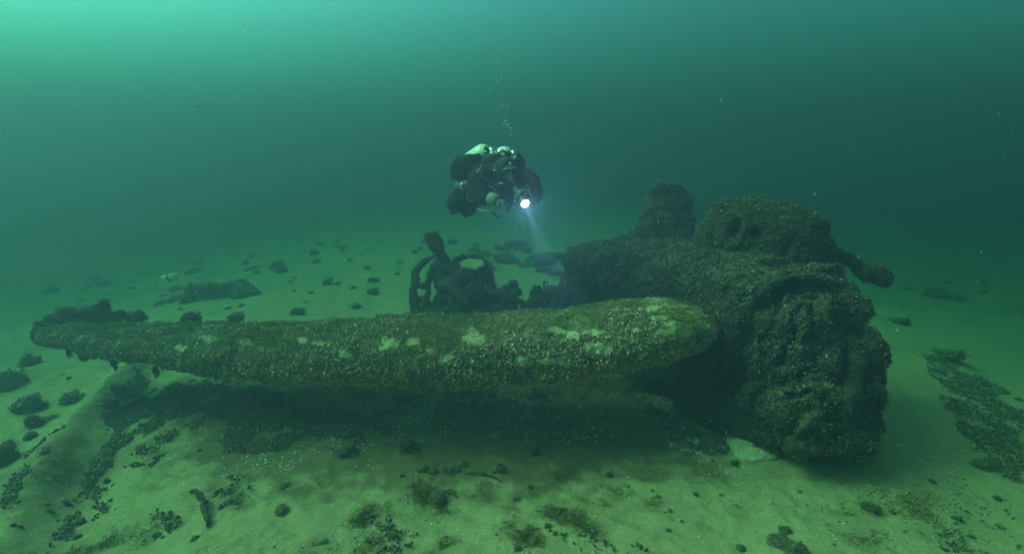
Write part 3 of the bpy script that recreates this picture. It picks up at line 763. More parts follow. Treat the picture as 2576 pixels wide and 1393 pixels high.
for i, (x, y, d, r, sq) in enumerate([(1128, 705, 6.6, .17, (.8, .7, 1.3)), (1155, 725, 6.45, .20, (1, .7, 1)), (1195, 752, 6.3, .16, (1.2, .7, .9)), (1145, 765, 6.35, .2, (1.3, .7, .8)), (1243, 760, 6.35, .13, (1.1, .7, 1)), (1150, 690, 6.7, .12, (1, .7, 1.2))]):
    V, F = lump(W(x, y, d), r, sq, ((4, .05), (-8, .03), (18, .015)), 160 + i, 44, 60)
    if i == 0: LL = []
    LL.append((V, F))
V, F = merge_vf(LL)
hsg = mesh_obj('crushed_housing', V, F, M_CRUST, gear, color=crust_col(V, CRUST * .8, 160)); tag(hsg, 'dark crushed mass between leg and disc', kind='stuff')
add_mussels('mussels', V, F, 6000, .03, hsg)
tube('torque_link', [(1130, 712, 6.2), (1150, 730, 6.12), (1168, 752, 6.08), (1190, 775, 6.05)], [.055, .08, .075, .05], gear, 111, 800, 'pale slanting link across the middle', col=(.16, .16, .085), flat=.5)
tube('torque_link', [(1108, 722, 6.3), (1135, 710, 6.2)], [.05, .045], gear, 112, 300, col=(.16, .16, .085))
tube('lower_stay', [(1210, 768, 6.3), (1240, 745, 6.3), (1262, 735, 6.35), (1300, 712, 6.4)], [.05, .05, .055, .05], gear, 113, 1600, 'arm slanting up towards the wreck body')
tube('lower_stay', [(1268, 752, 6.3), (1285, 745, 6.3), (1303, 728, 6.3), (1308, 740, 6.3)], [.05, .05, .03, .03], gear, 114, 900)
tube('lower_stay', [(1262, 735, 6.3), (1290, 752, 6.25), (1320, 768, 6.2)], [.06, .05, .04], gear, 115, 1100)
for i, (x, y, d, r, sq) in enumerate([(1080, 800, 6.4, .20, (1.2, 1, .6)), (1140, 798, 6.3, .24, (1.4, 1, .6)), (1210, 796, 6.3, .26, (1.4, 1, .5)), (1262, 790, 6.25, .20, (1.2, 1, .6)), (1310, 796, 6.2, .18, (1.6, 1, .5)), (1180, 775, 6.5, .14, (1, 1, .8))]):
    V, F = lump(W(x, y, d), r, sq, ((3, .06), (8, .04), (20, .012)), 120 + i, 44, 60)
    if i == 0: LL = []
    LL.append((V, F))
V, F = merge_vf(LL)
base = mesh_obj('base_growth', V, F, M_CRUST, gear, color=crust_col(V, CRUST, 120)); tag(base, kind='stuff')
add_mussels('mussels', V, F, 9000, .03, base)

# low debris between the undercarriage and the body, each a thing
def debris(name, label, cat, pts_list, seed, n=900, group=None):
    L = []
    for i, (x, y, d, r, sq) in enumerate(pts_list): L.append(lump(W(x, y, d), r, sq, ((5, .05), (14, .03)), seed + i, 36, 48))
    V, F = merge_vf(L)
    o = mesh_obj(name, V, F, M_CRUST, None, color=crust_col(V, CRUST, seed)); tag(o, label, cat, group)
    add_mussels('mussels', V, F, n, .028, o, rise=.015)
    return o
debris('skin_fragment', 'knobbly dark fragment lying alone between undercarriage and wreck body', 'wreckage', [(1348, 742, 6.3, .10, (1, 1, 1.2)), (1362, 752, 6.25, .10, (1.4, 1, .8)), (1352, 765, 6.2, .10, (1.2, 1, .6))], 201, 1200)
debris('skin_fragment', 'low ridge of wreckage joining the tail break to the sand', 'wreckage', [(1385, 748, 6.3, .12, (1.5, 1, .6)), (1405, 740, 6.4, .12, (1.3, 1, .8)), (1420, 760, 6.2, .14, (1.6, 1, .6))], 211, 1600)
# small wire loop
C = []
for t in np.linspace(-.25, 1.1, 12): 
    a_ = t * 2 * np.pi - np.pi / 2
    C.append((1373 + 5 * math.cos(a_), 715 + 7 * math.sin(a_) + (max(0, -t) * 40), 6.6))
lo = None
K_ = np.array(C); C_ = W(K_[:, 0], K_[:, 1], K_[:, 2]); P, F = loft(C_, np.full(12, .009), np.full(12, .009), 60, 10, amps=((20, .004),), seed=5)
lo = mesh_obj('wire_loop', P.reshape(-1, 3), F, M_CRUST, None, color=crust_col(P.reshape(-1, 3), CRUST, 5)); tag(lo, 'small thin loop of wire standing up beside the tail break', 'wire')
# ------------------------------------------------------------------ beds of mussels, loose shells, clumps
def in_poly(x, y, poly):
    c = np.zeros(x.shape, bool); n = len(poly); j = n - 1
    for i in range(n):
        xi, yi = poly[i]; xj, yj = poly[j]
        c ^= ((yi > y) != (yj > y)) & (x < (xj - xi) * (y - yi) / (yj - yi + 1e-9) + xi); j = i
    return c

def ground_normals(P):
    e = .01
    zx = (ground_z(P[:, 0] + e, P[:, 1]) - ground_z(P[:, 0] - e, P[:, 1])) / (2 * e)
    zy = (ground_z(P[:, 0], P[:, 1] + e) - ground_z(P[:, 0], P[:, 1] - e)) / (2 * e)
    N = np.stack([-zx, -zy, np.ones(len(P))], 1); return N / np.linalg.norm(N, axis=1, keepdims=True)

def scatter_poly(poly, per_m2, thr=-0.2, soft=.5, sc=4.0, seed=0, cap=60000):
    """points on the sea bed inside an outline on the sea bed, thinned by noise"""
    pp = G(np.array([p[0] for p in poly], float), np.array([p[1] for p in poly], float))[:, :2]
    lo, hi = pp.min(0) - .1, pp.max(0) + .1
    n = int(min(cap * 3, per_m2 * np.prod(hi - lo)))
    x = rng.uniform(lo[0], hi[0], n); y = rng.uniform(lo[1], hi[1], n)
    wx = x + .10 * fbm2(x, y, 3.0, 3, seed + 1); wy = y + .10 * fbm2(x, y, 3.0, 3, seed + 2)
    k = in_poly(wx, wy, [tuple(p) for p in pp]); x, y = x[k], y[k]
    f = fbm2(x, y, sc, 3, seed + 3) + .5 * fbm2(x, y, sc * 3.4, 2, seed + 4)
    k = rng.random(len(x)) < sstep(thr, thr + soft, f)
    x, y = x[k], y[k]
    return np.stack([x, y, ground_z(x, y) - .002], 1), f[k]

BEDS = [  # outline in the picture, shells per square metre, threshold, noise scale
    ('mussel_bed', 'dark mussel bed running down the left side of the picture from under the wing',
     [([(300, 975), (345, 930), (375, 950), (350, 1010), (390, 1020), (350, 1060), (300, 1080), (272, 1120), (240, 1150), (250, 1090), (310, 1030)], 5880, -0.60, 5),
      ([(238, 1125), (300, 1090), (300, 1130), (280, 1160), (240, 1210), (215, 1260), (170, 1275), (195, 1200)], 7279, -0.65, 5),
      ([(140, 1265), (215, 1255), (180, 1310), (170, 1360), (120, 1393), (115, 1340)], 5320, -0.30, 6),
      ([(235, 1240), (300, 1225), (280, 1290), (240, 1300)], 4480, -0.20, 7)]),
    ('mussel_bed', 'narrow strip of mussels along the sand ridge at the left edge',
     [([(135, 1095), (165, 1060), (130, 1130), (70, 1220), (0, 1290), (0, 1265), (45, 1190), (100, 1120)], 5880, -0.60, 5)]),
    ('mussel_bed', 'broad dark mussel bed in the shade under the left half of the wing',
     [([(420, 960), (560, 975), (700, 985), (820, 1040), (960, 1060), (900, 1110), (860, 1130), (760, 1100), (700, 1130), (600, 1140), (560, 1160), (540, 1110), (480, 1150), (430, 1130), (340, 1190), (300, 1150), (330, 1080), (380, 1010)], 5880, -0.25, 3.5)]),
    ('mussel_bed', 'band of mussels added to darken the lit strip behind the lower edge of the wing',
     [([(470, 950), (700, 950), (1100, 955), (1500, 950), (1640, 950), (1640, 985), (1500, 1000), (1100, 1005), (700, 1000), (500, 985)], 2600, -.2, 3.5)]),  # bed added so the sand behind the wing looks shaded
    ('mussel_bed', 'mussels and weed lining the sand on the far right',
     [([(2330, 880), (2400, 900), (2420, 940), (2500, 960), (2576, 1060), (2576, 1240), (2500, 1190), (2440, 1130), (2400, 1070), (2370, 1000), (2330, 930)], 3200, -0.55, 3.0),
      ([(2480, 1100), (2576, 1150), (2576, 1393), (2440, 1393), (2330, 1370), (2420, 1300), (2500, 1250)], 2240, 0.10, 3.5)]),
    ('mussel_bed', 'shell-strewn mound of mussels in front of the wreck body beside the bare slab',
     [([(1625, 1020), (1700, 1050), (1760, 1085), (1830, 1085), (1850, 1115), (1845, 1145), (1800, 1155), (1740, 1130), (1680, 1095), (1640, 1060)], 9100, -0.75, 6),
      ([(1860, 1085), (1960, 1105), (1975, 1118), (1920, 1116), (1860, 1100)], 7279, -0.55, 6),
      ([(2010, 1140), (2120, 1130), (2160, 1120), (2140, 1150), (2040, 1162)], 4480, -0.35, 6)]),
    ('mussel_bed', 'mussel patch with brown weed at the bottom edge, left of the middle',
     [([(905, 1300), (960, 1290), (985, 1320), (1030, 1340), (1070, 1393), (930, 1393), (985, 1360), (940, 1340)], 5880, -0.20, 5)]),
    ('mussel_bed', 'mussel patch with brown weed at the bottom edge, right of the middle',
     [([(1350, 1325), (1410, 1315), (1440, 1340), (1510, 1335), (1590, 1360), (1610, 1393), (1480, 1393), (1470, 1370), (1400, 1345)], 6440, -0.25, 5)]),
    ('mussel_bed', 'loose group of mussels on the sand right of the bent plate',
     [([(540, 1215), (600, 1200), (640, 1240), (620, 1290), (570, 1290), (545, 1250)], 3639, -0.10, 5),
      ([(385, 1300), (450, 1285), (455, 1320), (400, 1345)], 4200, -0.25, 6)]),
]
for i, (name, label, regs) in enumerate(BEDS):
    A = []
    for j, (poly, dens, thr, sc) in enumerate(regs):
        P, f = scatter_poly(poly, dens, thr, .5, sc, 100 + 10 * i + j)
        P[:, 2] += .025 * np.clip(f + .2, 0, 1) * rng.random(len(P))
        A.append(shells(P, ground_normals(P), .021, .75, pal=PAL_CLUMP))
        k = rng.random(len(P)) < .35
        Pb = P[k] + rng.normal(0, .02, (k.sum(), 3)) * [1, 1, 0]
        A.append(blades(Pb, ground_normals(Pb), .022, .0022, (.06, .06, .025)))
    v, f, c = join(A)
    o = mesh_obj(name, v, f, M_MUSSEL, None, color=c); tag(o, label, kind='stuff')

# (bleached shell bits) strewn on the sand
A = []
def bits(poly, dens, thr, sc, seed, size=.011, pal=PAL_SHELL, lim=90000, up=.0):
    P, f = scatter_poly(poly, dens, thr, .6, sc, seed, cap=lim)
    P[:, 2] += .004 + up * rng.random(len(P))
    A.append(shells(P, ground_normals(P), size, .10, lay=1, pal=pal, flat=.6, sz_jit=.4))
bits([(330, 1000), (560, 975), (1500, 990), (1700, 1010), (1720, 1090), (1500, 1110), (1150, 1130), (900, 1150), (500, 1190), (380, 1190)], 2200, -.2, 2.5, 501, .013)
bits([(900, 1030), (1000, 1000), (1110, 1010), (1110, 1060), (1000, 1060), (930, 1060)], 5880, -0.45, 4, 502)
bits([(1150, 1010), (1330, 1000), (1360, 1050), (1250, 1055), (1160, 1040)], 4480, -0.35, 4, 503)
bits([(1500, 975), (1680, 1000), (1730, 1040), (1640, 1050), (1540, 1010)], 5880, -0.45, 4, 504)
PAL_WHITE = [(1, (.80, .80, .70)), (1, (.66, .64, .50))]
bits([(1610, 1000), (1700, 1030), (1740, 1080), (1790, 1150), (1740, 1160), (1700, 1100), (1650, 1060)], 12600, -0.75, 5, 505, .013)
bits([(1660, 1080), (1850, 1120), (1860, 1150), (1790, 1165), (1720, 1150)], 7279, -0.55, 5, 506, .014)
bits([(560, 1140), (760, 1130), (760, 1180), (560, 1210), (400, 1240)], 1819, -0.25, 3, 507, .010)
bits([(570, 970), (640, 968), (660, 1000), (590, 1000)], 5320, -0.45, 4, 508, .011)
bits([(1850, 1080), (1990, 1105), (1980, 1125), (1860, 1100)], 5040, -0.45, 4, 509, .011)
bits([(0, 1160), (2576, 1160), (2576, 1393), (0, 1393)], 700, -.2, 2.5, 510, .0085)
bits([(1600, 1150), (1900, 1160), (2000, 1200), (1500, 1250), (1300, 1240), (1300, 1160)], 600, -.1, 2.5, 511, .0085)
bits([(0, 850), (2576, 1000), (2576, 1200), (0, 1200)], 30, 0, 2, 512, .011)
bits([(480, 1240), (540, 1220), (560, 1320), (520, 1320)], 900, -.2, 4, 513, .011)
v, f, c = join(A)
o = mesh_obj('shell_debris', v, f, M_DEBRIS, None, color=c); tag(o, 'pale broken shells strewn over the sand', kind='stuff')
# dark grit
A = []
bits([(0, 700), (2576, 900), (2576, 1393), (0, 1393)], 260, -.1, 1.6, 520, .012, PAL_DARK)
bits([(500, 600), (1500, 560), (2200, 640), (2576, 800), (2400, 860), (1000, 800), (100, 800)], 60, -.05, .9, 521, .036, PAL_DARK)
v, f, c = join(A)
o = mesh_obj('dark_grit', v, f, M_MUSSEL, None, color=c); tag(o, 'dark crumbs of shell and weed on the sand', kind='stuff')
# weed film tufts on the sand
A = []
for (px, py, r, a) in FILM:
    p = G(np.array(float(px)), np.array(float(py))); n = int(9000 * r * r * 3.14 * a * 2.2)
    q = rng.normal(0, r * .5, (n, 2)); x = p[0] + q[:, 0]; y = p[1] + q[:, 1]
    k = fbm2(x, y, 8, 3, 77) > -.1
    Pq = np.stack([x[k], y[k], ground_z(x[k], y[k])], 1)
    A.append(blades(Pq, ground_normals(Pq), .026, .0016, (.10, .09, .025), drift=(.5, -.2, -.4)))
v, f, c = join(A)
o = mesh_obj('brown_weed', v, f, M_ALGAE, None, color=c); tag(o, 'thin brown weed film lying on the sand', kind='stuff')

# ---- countable clumps of mussels
def clump_mesh(seed, r=.1, n=260, size=.022, weed=0):
    V, F = lump(np.array([0, 0, r * .15]), r, (1, 1, .85), ((5, .06), (-14, .02), (13, .04), (30, .02)), seed, 20, 28)
    P, N = sample(V, F, n); k = N[:, 2] > -.2
    a_ = shells(P[k], N[k], size, .7, pal=PAL_CLUMP)
    A_ = [(V, np.concatenate([F[:, [0, 1, 2]], F[:, [0, 2, 3]]]), crust_col(V, np.array([.10, .10, .055]), seed)), a_]
    P, N = sample(V, F, 160 + weed); k = N[:, 2] > 0
    A_.append(blades(P[k], N[k], .03 + .03 * (weed > 0), .002, (.11, .11, .04)))
    return join(A_)
protos = []
for s in range(7):
    v, f, c = clump_mesh(300 + s, .1 + .0 * s, 620, .022, 900 if s % 2 else 400)
    me = mesh_obj('mussel_clump', v, f, M_MUSSEL, None, color=c); protos.append(me)
proto_used = [False] * 7
def clump(x, y, wpx, label, group=None, flat=1.0, name='mussel_clump', stretch=1.0, k=None, cat='mussel clump'):
    p = G(np.array(float(x)), np.array(float(y))); d = (p - CAMP) @ FWD
    r = wpx / 2 / FPX * d / .125
    k = random.randrange(7) if k is None else k
    if not proto_used[k]: o = protos[k]; proto_used[k] = True
    else: o = protos[k].copy(); COL.objects.link(o)
    o.name = name
    o.location = tuple(p); o.scale = (r * stretch, r, r * flat); o.rotation_euler = (0, 0, random.uniform(0, 6.28) if stretch == 1 else 0)
    tag(o, label, cat, group); return o
NAMED = [
    (497, 752, 76, 1.1, 'largest round bushy clump on the far sand, right of the white can'), (560, 742, 60, 1.0, 'low bushy clump touching the largest round far clump'),
    (590, 735, 60, .9, 'bushy clump with a ragged top, second right of the largest far clump'), (625, 742, 60, .6, 'low spreading clump at the right end of the far row'),
    (445, 752, 34, .6, 'clump between the can and the largest round far clump'), (690, 670, 32, .9, 'dark clump on the far sand above the middle of the row'),
    (824, 716, 26, 1.0, 'small dark rounded clump with a smaller companion'), (846, 716, 18, .9, 'tiny companion beside the small rounded dark clump'),
    (750, 790, 36, .9, 'dark clump just behind the wing, left of the undercarriage'), (596, 800, 34, .6, 'flat clump at the back edge of the wing'),
    (1035, 1125, 62, .9, 'large knobbly clump at the front edge of the wing shadow'), (868, 1140, 44, .8, 'cone-shaped clump left of the large knobbly clump'),
    (1343, 1138, 26, 1.1, 'upright small clump in front of the middle of the wing'), (1252, 1184, 30, .9, 'small dense clump alone on the sand in the middle foreground'),
    (1064, 1180, 26, .8, 'small upright clump right of a pale shell, middle foreground'), (1088, 1188, 30, .6, 'small low clump, middle of three in the foreground'),
    (1145, 1185, 60, .5, 'low weedy clump, rightmost of the row of three in the foreground'), (1108, 1260, 30, 1.0, 'small upright clump with a brown shell beside it'),
    (78, 915, 56, 1.2, 'bushy clump left of the torn wing end'), (30, 970, 60, 1.2, 'tall dark clump at the left edge below the wing end'),
    (8, 1160, 60, 1.2, 'dark clump cut off by the left edge of the picture'), (350, 1015, 34, 1.2, 'bushy clump at the top of the left mussel bed'),
    (275, 1018, 40, .7, 'low clump left of the bushy clump under the wing'), (75, 1030, 60, .8, 'low weedy clump on the left sand, top of a curved group'),
    (85, 1070, 30, 1.3, 'dark upright clump in the curved group on the left sand'), (125, 1055, 50, .7, 'elongated dark clump at the right of the curved group on the left sand'),
    (77, 1100, 26, .8, 'small round clump below the curved group on the left sand'), (185, 1005, 60, .6, 'low tray-like clump with an upright tip on the left sand'),
    (2385, 905, 92, .9, 'large dark clump right of the engine end'), (2262, 812, 70, .5, 'low dark patch of growth behind the engine end'),
    (2355, 745, 40, .8, 'rounded clump on the far right sand, left one of a pair'), (2405, 755, 40, .8, 'rounded clump on the far right sand, right one of a pair'),
    (2210, 1082, 20, 1.0, 'small dark clump close to the right foot of the engine end'), (2225, 990, 14, 1.0, 'tiny dark clump on bare sand right of the engine'),
    (2475, 1175, 40, 1.1, 'dark upright clump inside the right hand mussel bed'), (2185, 1275, 60, .6, 'low spreading clump on the lower right sand'),
    (2400, 1305, 26, .9, 'compact dark clump on the lower right sand'), (1975, 1335, 30, .7, 'small clump above the lowest weedy pair on the right'), (1960, 1362, 44, .5, 'low weedy clump near the bottom edge, right of the middle'),
    (2000, 1385, 50, .6, 'weedy clump cut by the bottom edge, right of the middle'),
    (715, 1222, 34, .6, 'low clump with orange tips on the left foreground sand'), (710, 1285, 30, .7, 'small clump below the clump with orange tips'), (262, 765, 26, 1.0, 'upright clump behind the torn wing end'),
    (1300, 1255, 20, .4, 'flat brown weed-covered knob beside the small upright foreground clump'),
    (440, 730, 26, .6, 'dark clump beside the white can'),
]
for (x, y, w, fl, lab) in NAMED: clump(x, y, w, lab, flat=fl)
for i in range(95):     # the far sand
    while True:
        x = random.uniform(120, 2500); y = 610 + random.random() ** 1.3 * 170
        if 1010 < x < 2240 and y > 560 + 60 * (x < 1420): 
            if y > 640 or x > 1420: continue
        if x < 420 and y < 690 or x > 2230 and y < 700: continue
        break
    clump(x, y, random.choice([8, 10, 12, 14, 18, 24]) * (1.2 if y > 680 else .9), 'small dark clump scattered on the hazy far sand behind the wing', 'clumps on the far sand', flat=random.uniform(.5, 1.0))
for i in range(26):     # hazy bushes at the limit of sight
    x = random.uniform(1150, 1440); y = random.uniform(612, 690)
    clump(x, y, random.uniform(30, 70) * (.6 if y < 640 else 1), 'low bushy growth fading in the haze between diver and wreck body', 'bushes behind the undercarriage', flat=.55)
for i in range(85):    # near sand, singles and small groups
    while True:
        x = random.uniform(0, 2576); y = random.uniform(930, 1390)
        if 300 < x < 2240 and y < 1150: continue
        if fbm(np.array([[x / 210, y / 130, 4.4]]), 3, 3)[0] < -.05: continue
        break
    clump(x, y, random.choice([7, 8, 10, 12, 16, 20]), 'small dark clump of a few mussels on the open sand in front', 'small clumps on the near sand', flat=random.uniform(.5, 1.0))

# ---- the bare slab by the engine foot
P = G(np.array([1825., 1855., 1915., 1965., 1965., 1920., 1865., 1835.]), np.array([1096., 1104., 1114., 1134., 1152., 1158., 1156., 1130.]))
cen = P.mean(0); a = np.linspace(0, 2 * np.pi, 64, endpoint=False)
ang = np.unwrap(np.arctan2(P[:, 1] - cen[1], P[:, 0] - cen[0])); o_ = np.argsort(ang % (2 * np.pi))
rad = np.interp(a, (ang % (2 * np.pi))[o_], np.hypot(P[:, 0] - cen[0], P[:, 1] - cen[1])[o_], period=2 * np.pi)
t = np.array([1.0, 1.0, .96, .8, .55, .3, .02]); h = np.array([-.06, .012, .024, .03, .036, .034, .034])
x = cen[0] + t[:, None] * rad * np.cos(a); y = cen[1] + t[:, None] * rad * np.sin(a)
z = ground_z(x, y) + h[:, None] + .02 * fbm2(x, y, 6, 3, 5)
V = np.stack([x, y, z], -1).reshape(-1, 3)
slab = mesh_obj('bare_slab', V, grid_faces(7, 64, True)[:, ::-1], M_CRUST, None, color=crust_col(V, np.array([.36, .36, .22]), 3) * .7 + .3 * np.array([.36, .36, .22])); tag(slab, 'pale bare slab dusted with silt beside the foot of the engine end', 'slab')

# ---- bent plate half buried in the sand
A0 = G(np.array([482., 505., 515., 522.]), np.array([1238., 1262., 1290., 1325.]))
top = A0 + np.array([[0, 0, .02], [0, 0, .07], [0, 0, .06], [0, 0, .03]])
K_ = catmull(A0, 40); T_ = catmull(top, 40)
K_ = K_ + np.stack([0 * K_[:, 0], 0 * K_[:, 0], -.04 + 0 * K_[:, 0]], 1)
nrm = np.array([.012, .0, 0])
Pp = np.stack([K_ - nrm, T_ - nrm, T_ + nrm, K_ + nrm], 1); Pp = Pp + .012 * fbm(Pp * 18, 3, 9)[..., None]
V = Pp.reshape(-1, 3)
plate = mesh_obj('bent_plate', V, grid_faces(40, 4, True), M_CRUST, None, color=crust_col(V, np.array([.05, .045, .03]), 2)); tag(plate, 'thin bent metal edge standing out of the sand in the left foreground', 'metal plate')
add_mussels('mussels', V, grid_faces(40, 4, True), 160, .02, plate)
# wavy strand of weed lying in the foreground
S_ = G(np.array([1170., 1200., 1225., 1245., 1262.]), np.array([1192., 1191., 1196., 1203., 1212.])) + [0, 0, .008]
P, F = loft(S_, [.006, .01, .014, .012, .004], [.004] * 5, 50, 8, amps=((30, .004),), seed=4)
strand = mesh_obj('weed_strand', P.reshape(-1, 3), F, M_CRUST, None, color=crust_col(P.reshape(-1, 3), np.array([.07, .06, .025]), 2)); tag(strand, 'single curved strand of brown weed lying on the middle foreground sand', 'weed')

# ---- white can on the far sand
p = G(np.array(428.), np.array(722.)); 
def lathe(prof, n=32, axis=(0, 0, 1), org=(0, 0, 0), ref=None):
    ax = np.array(axis, float); ax /= np.linalg.norm(ax)
    r0 = np.array([0, 0, 1.0]) if abs(ax[2]) < .9 else np.array([1.0, 0, 0])
    s_ = np.cross(ax, r0); s_ /= np.linalg.norm(s_); t_ = np.cross(ax, s_)
    a = np.linspace(0, 2 * np.pi, n, endpoint=False)
    pr = np.array(prof, float)
    Pn = np.array(org) + pr[:, 1][:, None, None] * ax + pr[:, 0][:, None, None] * (np.cos(a)[None, :, None] * s_ + np.sin(a)[None, :, None] * t_)
    return Pn.reshape(-1, 3), grid_faces(len(pr), n, True)
can = empty('canister', p, 'small white canister with a dark lashing lying on the far sand', 'canister')
axc = np.array([1, .15, .22]); q = W(411, 703, float((p - CAMP) @ FWD) - .5)
V, F = lathe([(.001, 0), (.075, 0), (.085, .012), (.085, .11)], 28, axc, q); m_white = mat_plain('chalky_white', (.85, .87, .84), .5, mottle=.06)
mesh_obj('body', V, F, m_white, can)
V, F = lathe([(.086, .11), (.09, .112), (.09, .145), (.086, .148)], 28, axc, q); m_black = mat_plain('black_rubber', (.012, .013, .014), .55)
mesh_obj('strap', V, F, m_black, can)
V, F = lathe([(.085, .148), (.082, .26), (.058, .29), (.03, .31), (.03, .34), (.001, .34)], 28, axc, q); mesh_obj('shoulder', V, F, m_white, can)
# ---- drifting specks
n = 5000
x = rng.uniform(-200, 2776, n); y = rng.uniform(0, 1300, n); d = rng.uniform(1.3, 6, n)
ed = np.abs(x - 1288) / 1288; k = rng.random(n) < .15 + .85 * ed ** 1.5; x, y, d = x[k], y[k], d[k]
P = W(x, y, d); k = P[:, 2] > ground_z(P[:, 0], P[:, 1]) + .15; k &= P[:, 2] < 4.4; P, d = P[k], d[k]
N = rng.normal(size=P.shape); N /= np.linalg.norm(N, axis=1, keepdims=True)
v, f, c = shells(P, N, .0042, .6, pal=[(3, (.20, .22, .15)), (1, (.30, .22, .1))], sz_jit=.4)
o = mesh_obj('marine_snow', v, f, M_DEBRIS, None, color=c); tag(o, 'pale specks drifting in the water', kind='stuff')
# ------------------------------------------------------------------ the diver
M_SUIT = mat_plain('drysuit_black', (.009, .010, .011), .9, .12, mottle=.35, scale=18, bump=.01)
M_SUITRED = mat_plain('drysuit_dark_red', (.028, .009, .010), .9, .12, mottle=.35, scale=22, bump=.01)
M_HOOD = mat_plain('neoprene_hood', (.008, .009, .010), .7, .2, mottle=.3, scale=30)
M_SKIN = mat_plain('face_skin', (.42, .27, .19), .5, .4, mottle=.1, scale=40)
M_GLOVE = mat_plain('grey_glove', (.085, .095, .09), .7, .3, mottle=.25, scale=60, bump=.006)
M_STEEL = mat_plain('chromed_valve', (.62, .64, .62), .22, .8, metal=1.0, mottle=.1)
M_TANK = mat_plain('white_tank_paint', (.68, .72, .66), .35, .5, mottle=.12, scale=12)
M_RUBBER = mat_plain('hose_rubber', (.02, .02, .02), .4, .5, mottle=.2)
M_BAG = mat_plain('wing_fabric', (.009, .011, .010), .9, .12, mottle=.3, scale=16, bump=.008)
M_WEB = mat_plain('webbing_grey', (.17, .18, .165), .6, .4, mottle=.3, scale=60)

def skinned(name, pts, edges, radii, mat, parent, sub=2, root=0, fill=None):
    me = bpy.data.meshes.new(name)
    me.from_pydata([tuple(map(float, p)) for p in pts], edges, [])
    o = bpy.data.objects.new(name, me); COL.objects.link(o)
    m = o.modifiers.new('skin', 'SKIN'); m.use_smooth_shade = True
    sv = me.skin_vertices[0].data
    for i, r in enumerate(radii):
        rx, ry = r if isinstance(r, tuple) else (r, r)
        sv[i].radius = (rx, ry); sv[i].use_root = (i == root)
    s = o.modifiers.new('sub', 'SUBSURF'); s.levels = sub; s.render_levels = sub
    dg = bpy.context.evaluated_depsgraph_get(); ev = o.evaluated_get(dg)
    me2 = bpy.data.meshes.new_from_object(ev, depsgraph=dg)
    o.modifiers.clear(); o.data = me2; me2.name = name
    for p_ in me2.polygons: p_.use_smooth = True
    mats = mat if isinstance(mat, (list, tuple)) else [mat]
    me2.materials.clear()
    for q in mats: me2.materials.append(q)
    if parent is not None:
        o.parent = parent; o.matrix_parent_inverse = Matrix.Translation(-parent.location) if parent.parent is None else Matrix()
    if fill: fill(me2)
    return o

def ellipsoid(c, ax, r, nu=24, nv=32, power=1.0):
    """ax: three unit rows"""
    a = np.linspace(0, np.pi, nu); b = np.linspace(0, 2 * np.pi, nv, endpoint=False)
    D = np.stack([np.sin(a)[:, None] * np.cos(b), np.sin(a)[:, None] * np.sin(b), np.cos(a)[:, None] * np.ones(nv)], -1)
    D[0] = [[0, 0, 1]] * nv; D[-1] = [[0, 0, -1]] * nv
    P = np.asarray(c) + (D * np.asarray(r)) @ np.asarray(ax)
    return P, D, grid_faces(nu, nv, True)

def hose(name, pts, r, mat, parent, n=40, nv=8):
    K_ = np.array(pts, float); C_ = W(X0 + K_[:, 0] * SC, Y0 + K_[:, 1] * SC, K_[:, 2]) if K_[:, 0].max() > 30 else K_
    P, F = loft(C_, [r] * len(C_), [r] * len(C_), n, nv)
    return mesh_obj(name, P.reshape(-1, 3), F, mat, parent)

X0 = 1069.2; Y0 = 314.5; SC = .1896
def D(cx, cy, d):                    # a point on the diver
    return W(X0 + cx * SC, Y0 + cy * SC, d)

diver = empty('person', D(1000, 700, 5.1), 'diver in black drysuit and hood swimming over the wreck, holding out a lit torch', 'person')
neck = D(1060, 700, 5.10)
pts = [D(640, 930, 5.75),   # 0 pelvis
       D(720, 860, 5.55),   # 1 waist
       D(850, 770, 5.32),   # 2 chest
       D(960, 720, 5.18),   # 3 upper chest
       D(1050, 700, 5.08),  # 4 neck
       D(1085, 640, 4.99),  # 5 head centre low
       D(1095, 570, 4.97),  # 6 head
       D(1098, 505, 5.0),   # 7 crown
       D(760, 650, 5.16),   # 8 right shoulder (left in picture)
       D(690, 720, 5.05),   # 9
       D(690, 900, 4.95),   # 10 elbow
       D(800, 975, 4.82),   # 11 forearm
       D(905, 985, 4.72),   # 12 wrist
       D(1270, 680, 5.12),  # 13 left shoulder
       D(1390, 760, 5.02),  # 14 upper arm
       D(1465, 905, 4.92),  # 15 elbow
       D(1400, 985, 4.80),  # 16 forearm
       D(1350, 985, 4.74),  # 17 wrist
       D(560, 960, 5.75), D(440, 985, 5.55), D(385, 1060, 5.50), D(400, 1110, 5.75), D(420, 1020, 6.1), D(430, 960, 6.3),   # 18-23 near leg: hip, thigh, knee, shin
       D(640, 1010, 5.85), D(590, 1100, 5.75), D(550, 1150, 5.75), D(530, 1110, 6.05), D(520, 1020, 6.35)]                   # 24-28 far leg
ed = [(0, 1), (1, 2), (2, 3), (3, 4), (4, 5), (5, 6), (6, 7), (3, 8), (8, 9), (9, 10), (10, 11), (11, 12), (3, 13), (13, 14), (14, 15), (15, 16), (16, 17),
      (0, 18), (18, 19), (19, 20), (20, 21), (21, 22), (22, 23), (0, 24), (24, 25), (25, 26), (26, 27), (27, 28)]
rad = [(.17, .13), (.19, .15), (.20, .17), (.18, .15), .072, .088, .098, .070, .118, .108, .088, .070, .046, .118, .112, .098, .076, .048,
       .11, .105, .085, .07, .055, .05, .10, .075, .055, .06, .05]
